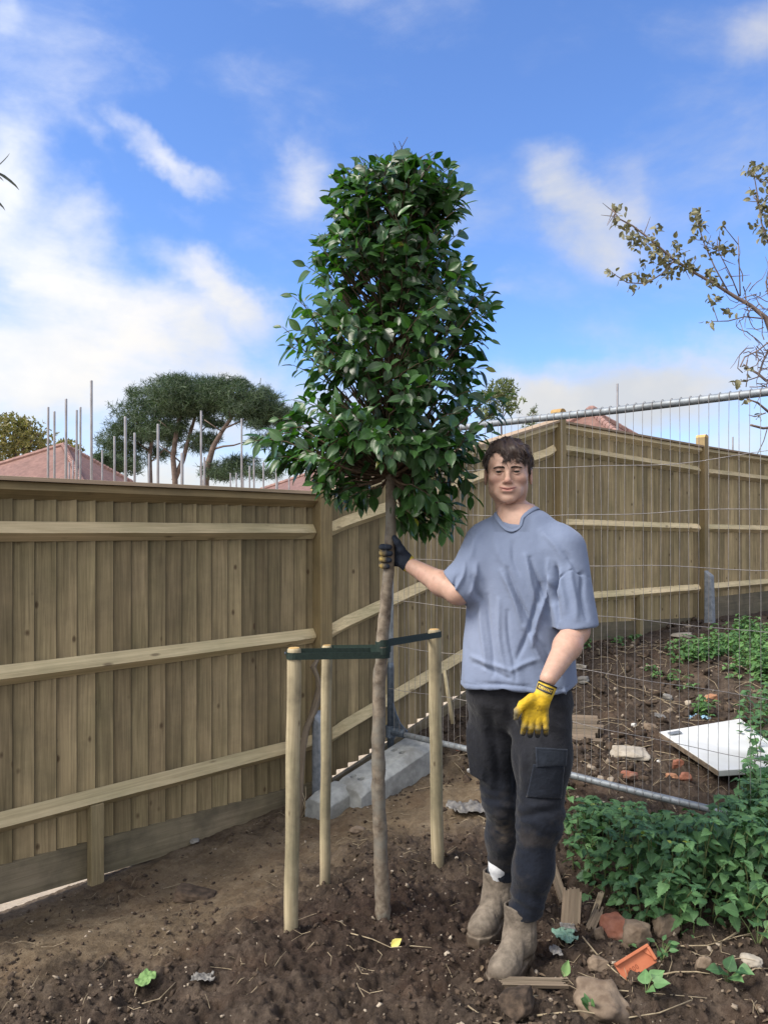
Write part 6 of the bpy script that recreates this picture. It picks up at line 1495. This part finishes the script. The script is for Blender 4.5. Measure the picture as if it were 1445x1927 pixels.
def film(name, label, cat, px, py, wpx, hpx, mat, lift=.012, seed=1, d0=1.5, deep=1.6):
    g = G(px, py, lift, d0); w = wpx/FPX*g.y/2; dp = hpx/FPX*g.y/2*deep*1.5; n = 22; i, j = np.meshgrid(np.linspace(-1, 1, n), np.linspace(-1, 1, n), indexing='ij')
    an = np.arctan2(j, i); rad = 1+.35*vnoise(np.cos(an)*2+seed, np.sin(an)*2, 0*an, seed); s = np.maximum(np.abs(i), np.abs(j)); r_ = np.hypot(i, j); k = np.where(r_ > 0, s/np.maximum(r_, 1e-6), 1)*.5+.5
    X = g.x+i*k*rad*w; Y = g.y+j*k*rad*dp; Z = g.z+np.abs(fbm(i*2.2+seed, j*2.2, 0*i, 3, seed))*w*.45+.004
    V = np.stack([X, Y, Z], 2).reshape(-1, 3); ii, jj = np.meshgrid(np.arange(n-1), np.arange(n-1), indexing='ij'); a = (ii*n+jj).ravel(); F = np.stack([a, a+n, a+n+1, a+1], 1)
    o = link_mesh(name, V, F, mat, None, False); so_ = o.modifiers.new('thick', 'SOLIDIFY'); so_.thickness = .0012; tag(o, label, cat)
film('crumpled_sheet', 'crumpled grey sheet on the soil left of the man\'s legs', 'litter', 880, 1537, 66, 20, M['film'], seed=3)
film('plastic_scrap', 'crumpled silver and green plastic scrap at the foot of the upright plank end', 'litter', 1062, 1772, 40, 22, M['film_green'], seed=5)
film('foil_scrap', 'small silvery scrap of foil beside the green plastic', 'litter', 1070, 1756, 26, 14, M['film'], seed=8)
film('plastic_scrap', 'blue plastic wrapper lying at the far edge of the white board', 'litter', 1314, 1357, 46, 8, M['blue'], seed=9, d0=3.6)
film('plastic_scrap', 'clear crumpled plastic left of the white board tip', 'litter', 1240, 1357, 16, 16, M['film'], seed=12, d0=3.6)
film('plastic_scrap', 'grey strip of plastic on the soil in the lower left', 'litter', 380, 1849, 46, 10, M['film'], seed=15)
film('fallen_leaf', 'pale green scrap of leaf lying at the bottom left', 'leaf', 277, 1856, 30, 20, M['leafy'], seed=18)
film('plastic_scrap', 'dull grey scrap between the orange fragment and the front boot', 'litter', 1046, 1808, 22, 16, M['film'], seed=21)
def fleaf(label, px, py, L, mat, ax, nr, lift=.014):
    g = G(px, py, lift); tv, tf = leaf_tmpl([(0, .03), (.12, .2), (.35, .33), (.6, .27), (.8, .14), (1, .01)], .3, -.15)
    o = scatter('fallen_leaf', tv, tf, np.array([tuple(g)]), frames(np.array([ax], float), np.array([nr], float)), np.array([L]), mat, None, True); tag(o, label, 'leaf')
fleaf('bright yellow fallen leaf on the soil right of the trunk base', 736, 1776, .046, M['leafyellow'], (.8, .5, .3), (.1, -.7, .7))
fleaf('fresh light green leaf lying above the batten right of the front boot', 1060, 1848, .052, M['leafy'], (.35, .5, .75), (.2, -.8, .5))
fleaf('dark green leaf stuck to the foot of the right-hand stake', 812, 1612, .060, M['nettle'], (.9, .1, .1), (.0, -.8, .6), .012)
def terracotta():
    g = G(1195, 1835, 0); d = g.y; s = d/FPX; root = empty('terracotta_fragment', (g.x, g.y, g.z), 'bright orange moulded terracotta fragment stamped 4000 lying in the rubble', 'terracotta')
    u = Vector((math.cos(.40), .28, math.sin(.40)*.92)).normalized(); v = Vector((-.20, .55, .80)).normalized(); v = (v-u*v.dot(u)).normalized(); n = u.cross(v)
    if n.y > 0: n = -n
    c = g+Z3*.030; m = MB(); w, h, t = .067, .030, .009
    m.box(c, u*w, v*h, n*t*.4)
    m.box(c+v*(h-.004)+n*.008, u*w, v*.0045, n*.011); m.box(c+u*(w-.005)+n*.009, u*.005, v*(h-.009), n*.012)
    q = c+u*(w*.55); m.add([q+v*h*.8+n*.003, q+u*.03+v*h*.8+n*.003, q+u*.03-v*h*.8+n*.003, q+u*.03+v*h*.8+n*.018, q+u*.03-v*h*.8+n*.018], [(0, 1, 3), (0, 3, 4), (0, 4, 2), (1, 2, 4, 3), (0, 2, 1)])
    bevel(m.build('body', M['orange'], root), .0015)
    cu = bpy.data.curves.new('t', 'FONT'); cu.body = '4000'; cu.size = .021; cu.align_x = 'CENTER'; cu.align_y = 'CENTER'; cu.extrude = .0007; cu.offset = -.0004; cu.space_character = 1.15
    to = bpy.data.objects.new('t', cu); col.objects.link(to); bpy.context.view_layer.update(); me = bpy.data.meshes.new_from_object(to.evaluated_get(bpy.context.evaluated_depsgraph_get()))
    V = [c-u*.022-v*.011+n*(t*.4+.0008)+u*x.co.x+v*x.co.y+n*x.co.z for x in me.vertices]; F = [tuple(p.vertices) for p in me.polygons]; bpy.data.objects.remove(to)
    link_mesh('stamped_number', V, F, mat_simple('stamp_shadow', (.16, .045, .02), (.22, .06, .03), 50, .9, 0, 0), root)
terracotta()
# climbing bare stem against the near fence post, and a leaning old stake behind the panel
m = MB(); pts = [(600,1236,4.80,3),(590,1255,4.78,6),(598,1275,4.76,4),(603,1295,4.74,8),(597,1318,4.72,8),(588,1345,4.68,7.5),(575,1375,4.64,7),(570,1410,4.62,7),(566,1460,4.60,6.5),(565,1510,4.58,6.5),(566,1545,4.56,7)]
m.tube([P(a, b, d) for a, b, d, r in pts], [r/FPX*d*.95 for a, b, d, r in pts], 10, jitter=.2); m.tube([P(600, 1290, 4.75), P(608, 1272, 4.75)], [.012, .003], 6); o = m.build('dead_stem', M['oldwood'], None, True); tag(o, 'gnarled dead woody stem leaning against the near fence post behind the near stake', 'dead stem')
m = MB(); m.tube([P(836, 1262, 4.95), P(842, 1300, 4.9), P(852, 1362, 4.85)], [.011, .013, .014], 8, jitter=.06); o = m.build('old_stake', M['stake'], None, True); tag(o, 'thin old stick leaning by the fence just right of the right-hand stake', 'stick')
m = MB()
for k in range(3): m.tube([P(572+random.uniform(-3, 3), 1480+k*12, 4.5), P(578+random.uniform(-6, 4), 1500+k*10, 4.48), P(570+random.uniform(-3, 6), 1530+k*4, 4.46)], .0025, 5)
o = m.build('dry_runner', M['straw'], None, True); tag(o, 'pale dry runner hanging at the foot of the near fence post', 'dry stem')
def stick(pts, r, label, mat=None, lift=.010, br=()):
    m = MB(); q = [G(a, b, lift) for a, b in pts]; m.tube(q, [r*(1-.5*i/len(q)) for i in range(len(q))], 6, jitter=.12)
    for (a, b) in br: m.tube([G(a[0], a[1], lift), G(b[0], b[1], lift+.02)], [r*.7, r*.3], 5)
    o = m.build('dry_stick', mat or M['straw'], None, True); tag(o, label, 'stick', 'dry sticks lying on the soil')
stick([(660,1765),(700,1770),(735,1775),(775,1780),(812,1785)], .0022, 'thin dry stick running past the yellow leaf')
stick([(268,1893),(300,1872),(330,1855)], .0022, 'short straight dry stick near the green leaf scrap at the lower left')
stick([(254,1880),(262,1855),(270,1830)], .0018, 'thin dry stick standing just left of the green leaf scrap at the lower left')
stick([(1010,1915),(1090,1912),(1170,1905),(1240,1900),(1300,1885)], .0030, 'long thin dry stick crossing the bottom right of the ground')
stick([(1225,1838),(1270,1832),(1310,1836),(1335,1842)], .0032, 'pale dry stick running right from the orange fragment')
stick([(1095,1790),(1125,1815),(1160,1845),(1180,1852)], .0028, 'dry stick leaning from the rubble down to the orange fragment')
stick([(1280,1800),(1330,1792),(1380,1785),(1430,1770)], .0026, 'dry stem trailing along the front edge of the nettles')
stick([(1330,1750),(1345,1790),(1360,1800),(1390,1775)], .0030, 'forked dry stem under the nettles near the right edge', br=[((1360,1795),(1400,1760))])
stick([(980,1925),(1005,1895),(1012,1880)], .0035, 'thick short dry stick at the bottom edge below the batten')
stick([(880,1905),(920,1925),(940,1935)], .0026, 'dry stick leaving the bottom edge below the boots')
stick([(1380,1850),(1420,1838),(1460,1830)], .0028, 'pale dry stick at the right edge beside the pale brown stone')
stick([(1160,1870),(1230,1866),(1330,1880)], .0020, 'wiry dry stem left of the trailing bindweed')
# uncountable soil crumbs, straw bits and small gravel
def crumbs(name, label, n, s0, s1, mat, region, cat, squash=.7, keep=None):
    xs, ys = [], []
    while len(xs) < n:
        k = n*2; x = RNG.uniform(region[0], region[1], k); y = region[2]+(region[3]-region[2])*RNG.random(k)**1.7
        wd = (x-A2.x)*NRM.x+(y-A2.y)*NRM.y; PXc = CX+x/y*FPX; PYc = HY+(CAMZ-.22)/y*FPX; ok = (wd > .07) & ~((PXc > 1225) & (PXc < 1540) & (PYc > 1335) & (PYc < 1480) & (y > 3.85) & (y < 5.2)); dn = vnoise(x*2.2, y*2.2, 0*x, 55)*.5+.5
        ok &= RNG.random(k) < np.clip(dn*1.3*(1-.78*np.clip(sandy(x, y), 0, 1)), .08, 1)
        xs += list(x[ok]); ys += list(y[ok])
    x = np.array(xs[:n]); y = np.array(ys[:n]); s = s0+(s1-s0)*RNG.random(n)**3.2; z = gbase(x, y)+gdetail(x, y)+s*.25
    v, f = ICO1; v = v*(1+.75*fbm(v[:, 0]*2.3, v[:, 1]*2.3, v[:, 2]*2.3, 2, 5))[:, None]
    S = np.stack([s*RNG.uniform(.7, 1.4, n), s*RNG.uniform(.7, 1.4, n), s*squash], 1)
    o = scatter(name, v, f, np.stack([x, y, z], 1), frames(rdirs(n)+np.array([0, 0, 0]), rdirs(n)*.5+np.array([0, 0, 1.0])), S, mat, None, False); tag(o, label, cat, None, 'stuff')
crumbs('soil_crumbs', 'dark crumbled soil strewn over the ground', 9000, .002, .0105, M['clod'], (-1.9, 2.4, 2.2, 5.0), 'soil')
crumbs('soil_crumbs', 'crumbled soil on the rising ground behind the mesh panel', 3500, .006, .034, M['clod'], (.3, 5.2, 4.2, 9.0), 'soil')
M['grit'] = mat_simple('pale_grit', (.16, .12, .085), (.40, .34, .27), 3, .9, 0, 0)
crumbs('gravel', 'small pale stones and grit in the soil', 1500, .002, .009, M['grit'], (-1.9, 2.4, 2.2, 5.5), 'gravel')
crumbs('gravel', 'pale rubble pieces in the ground behind the mesh panel', 420, .008, .030, M['grit'], (.5, 5.0, 4.0, 8.5), 'rubble')
def straw(label, n, region, l0, l1, r, mat):
    m = MB(); k = 0
    while k < n:
        x = random.uniform(region[0], region[1]); y = random.uniform(region[2], region[3])
        wd = (x-A2.x)*NRM.x+(y-A2.y)*NRM.y
        if wd < .1: continue
        px, py = CX+x/y*FPX, HY+CAMZ/y*FPX
        if px < 1020 and random.random() < .72: continue
        a = random.uniform(0, 6.28); L = random.uniform(l0, l1); z = gh(x, y)+.006; b = a+random.gauss(0, .5); p1 = Vector((x+math.cos(a)*L*.5, y+math.sin(a)*L*.5, 0)); p1.z = gh(p1.x, p1.y)+.008; p2 = Vector((p1.x+math.cos(b)*L*.5, p1.y+math.sin(b)*L*.5, 0)); p2.z = gh(p2.x, p2.y)+.008+random.uniform(0, .012)
        m.tube([(x, y, z), p1, p2], [r, r*.9, r*.6], 4, random.random()); k += 1
    o = m.build('straw_litter', mat, None, False); tag(o, label, 'litter', None, 'stuff')
straw('dry stalks and straw bits scattered over the soil', 420, (-1.6, 1.9, 2.25, 4.6), .02, .09, .0012, M['straw'])
straw('dry stalks and twigs littering the rough ground behind the mesh panel', 420, (.4, 3.6, 4.3, 7.6), .05, .26, .0026, M['straw'])
def chips():
    n = 520; x = RNG.uniform(.3, 1.7, n); y = RNG.uniform(2.25, 3.3, n); px = CX+x/y*FPX; ok = px > 880; x, y = x[ok], y[ok]; n = len(x); z = gbase(x, y)+gdetail(x, y)+.004
    tv, tf = leaf_tmpl([(0, .08), (.3, .3), (.6, .26), (1, .05)], .3, .3)
    o = scatter('leaf_litter', tv, tf, np.stack([x, y, z], 1), frames(rdirs(n)*np.array([1, 1, .2]), rdirs(n)*.5+np.array([0, 0, 1.])), RNG.uniform(.012, .032, n), M['litter'], None, True); tag(o, 'brown dead leaf litter around the rubble at lower right', 'leaf litter', None, 'stuff')
M['litter'] = mat_leaf('dead_leaf', (.05, .032, .02), (.17, .12, .075), .8, .05, tcol=(1, .8, .5), vein=0)
chips()
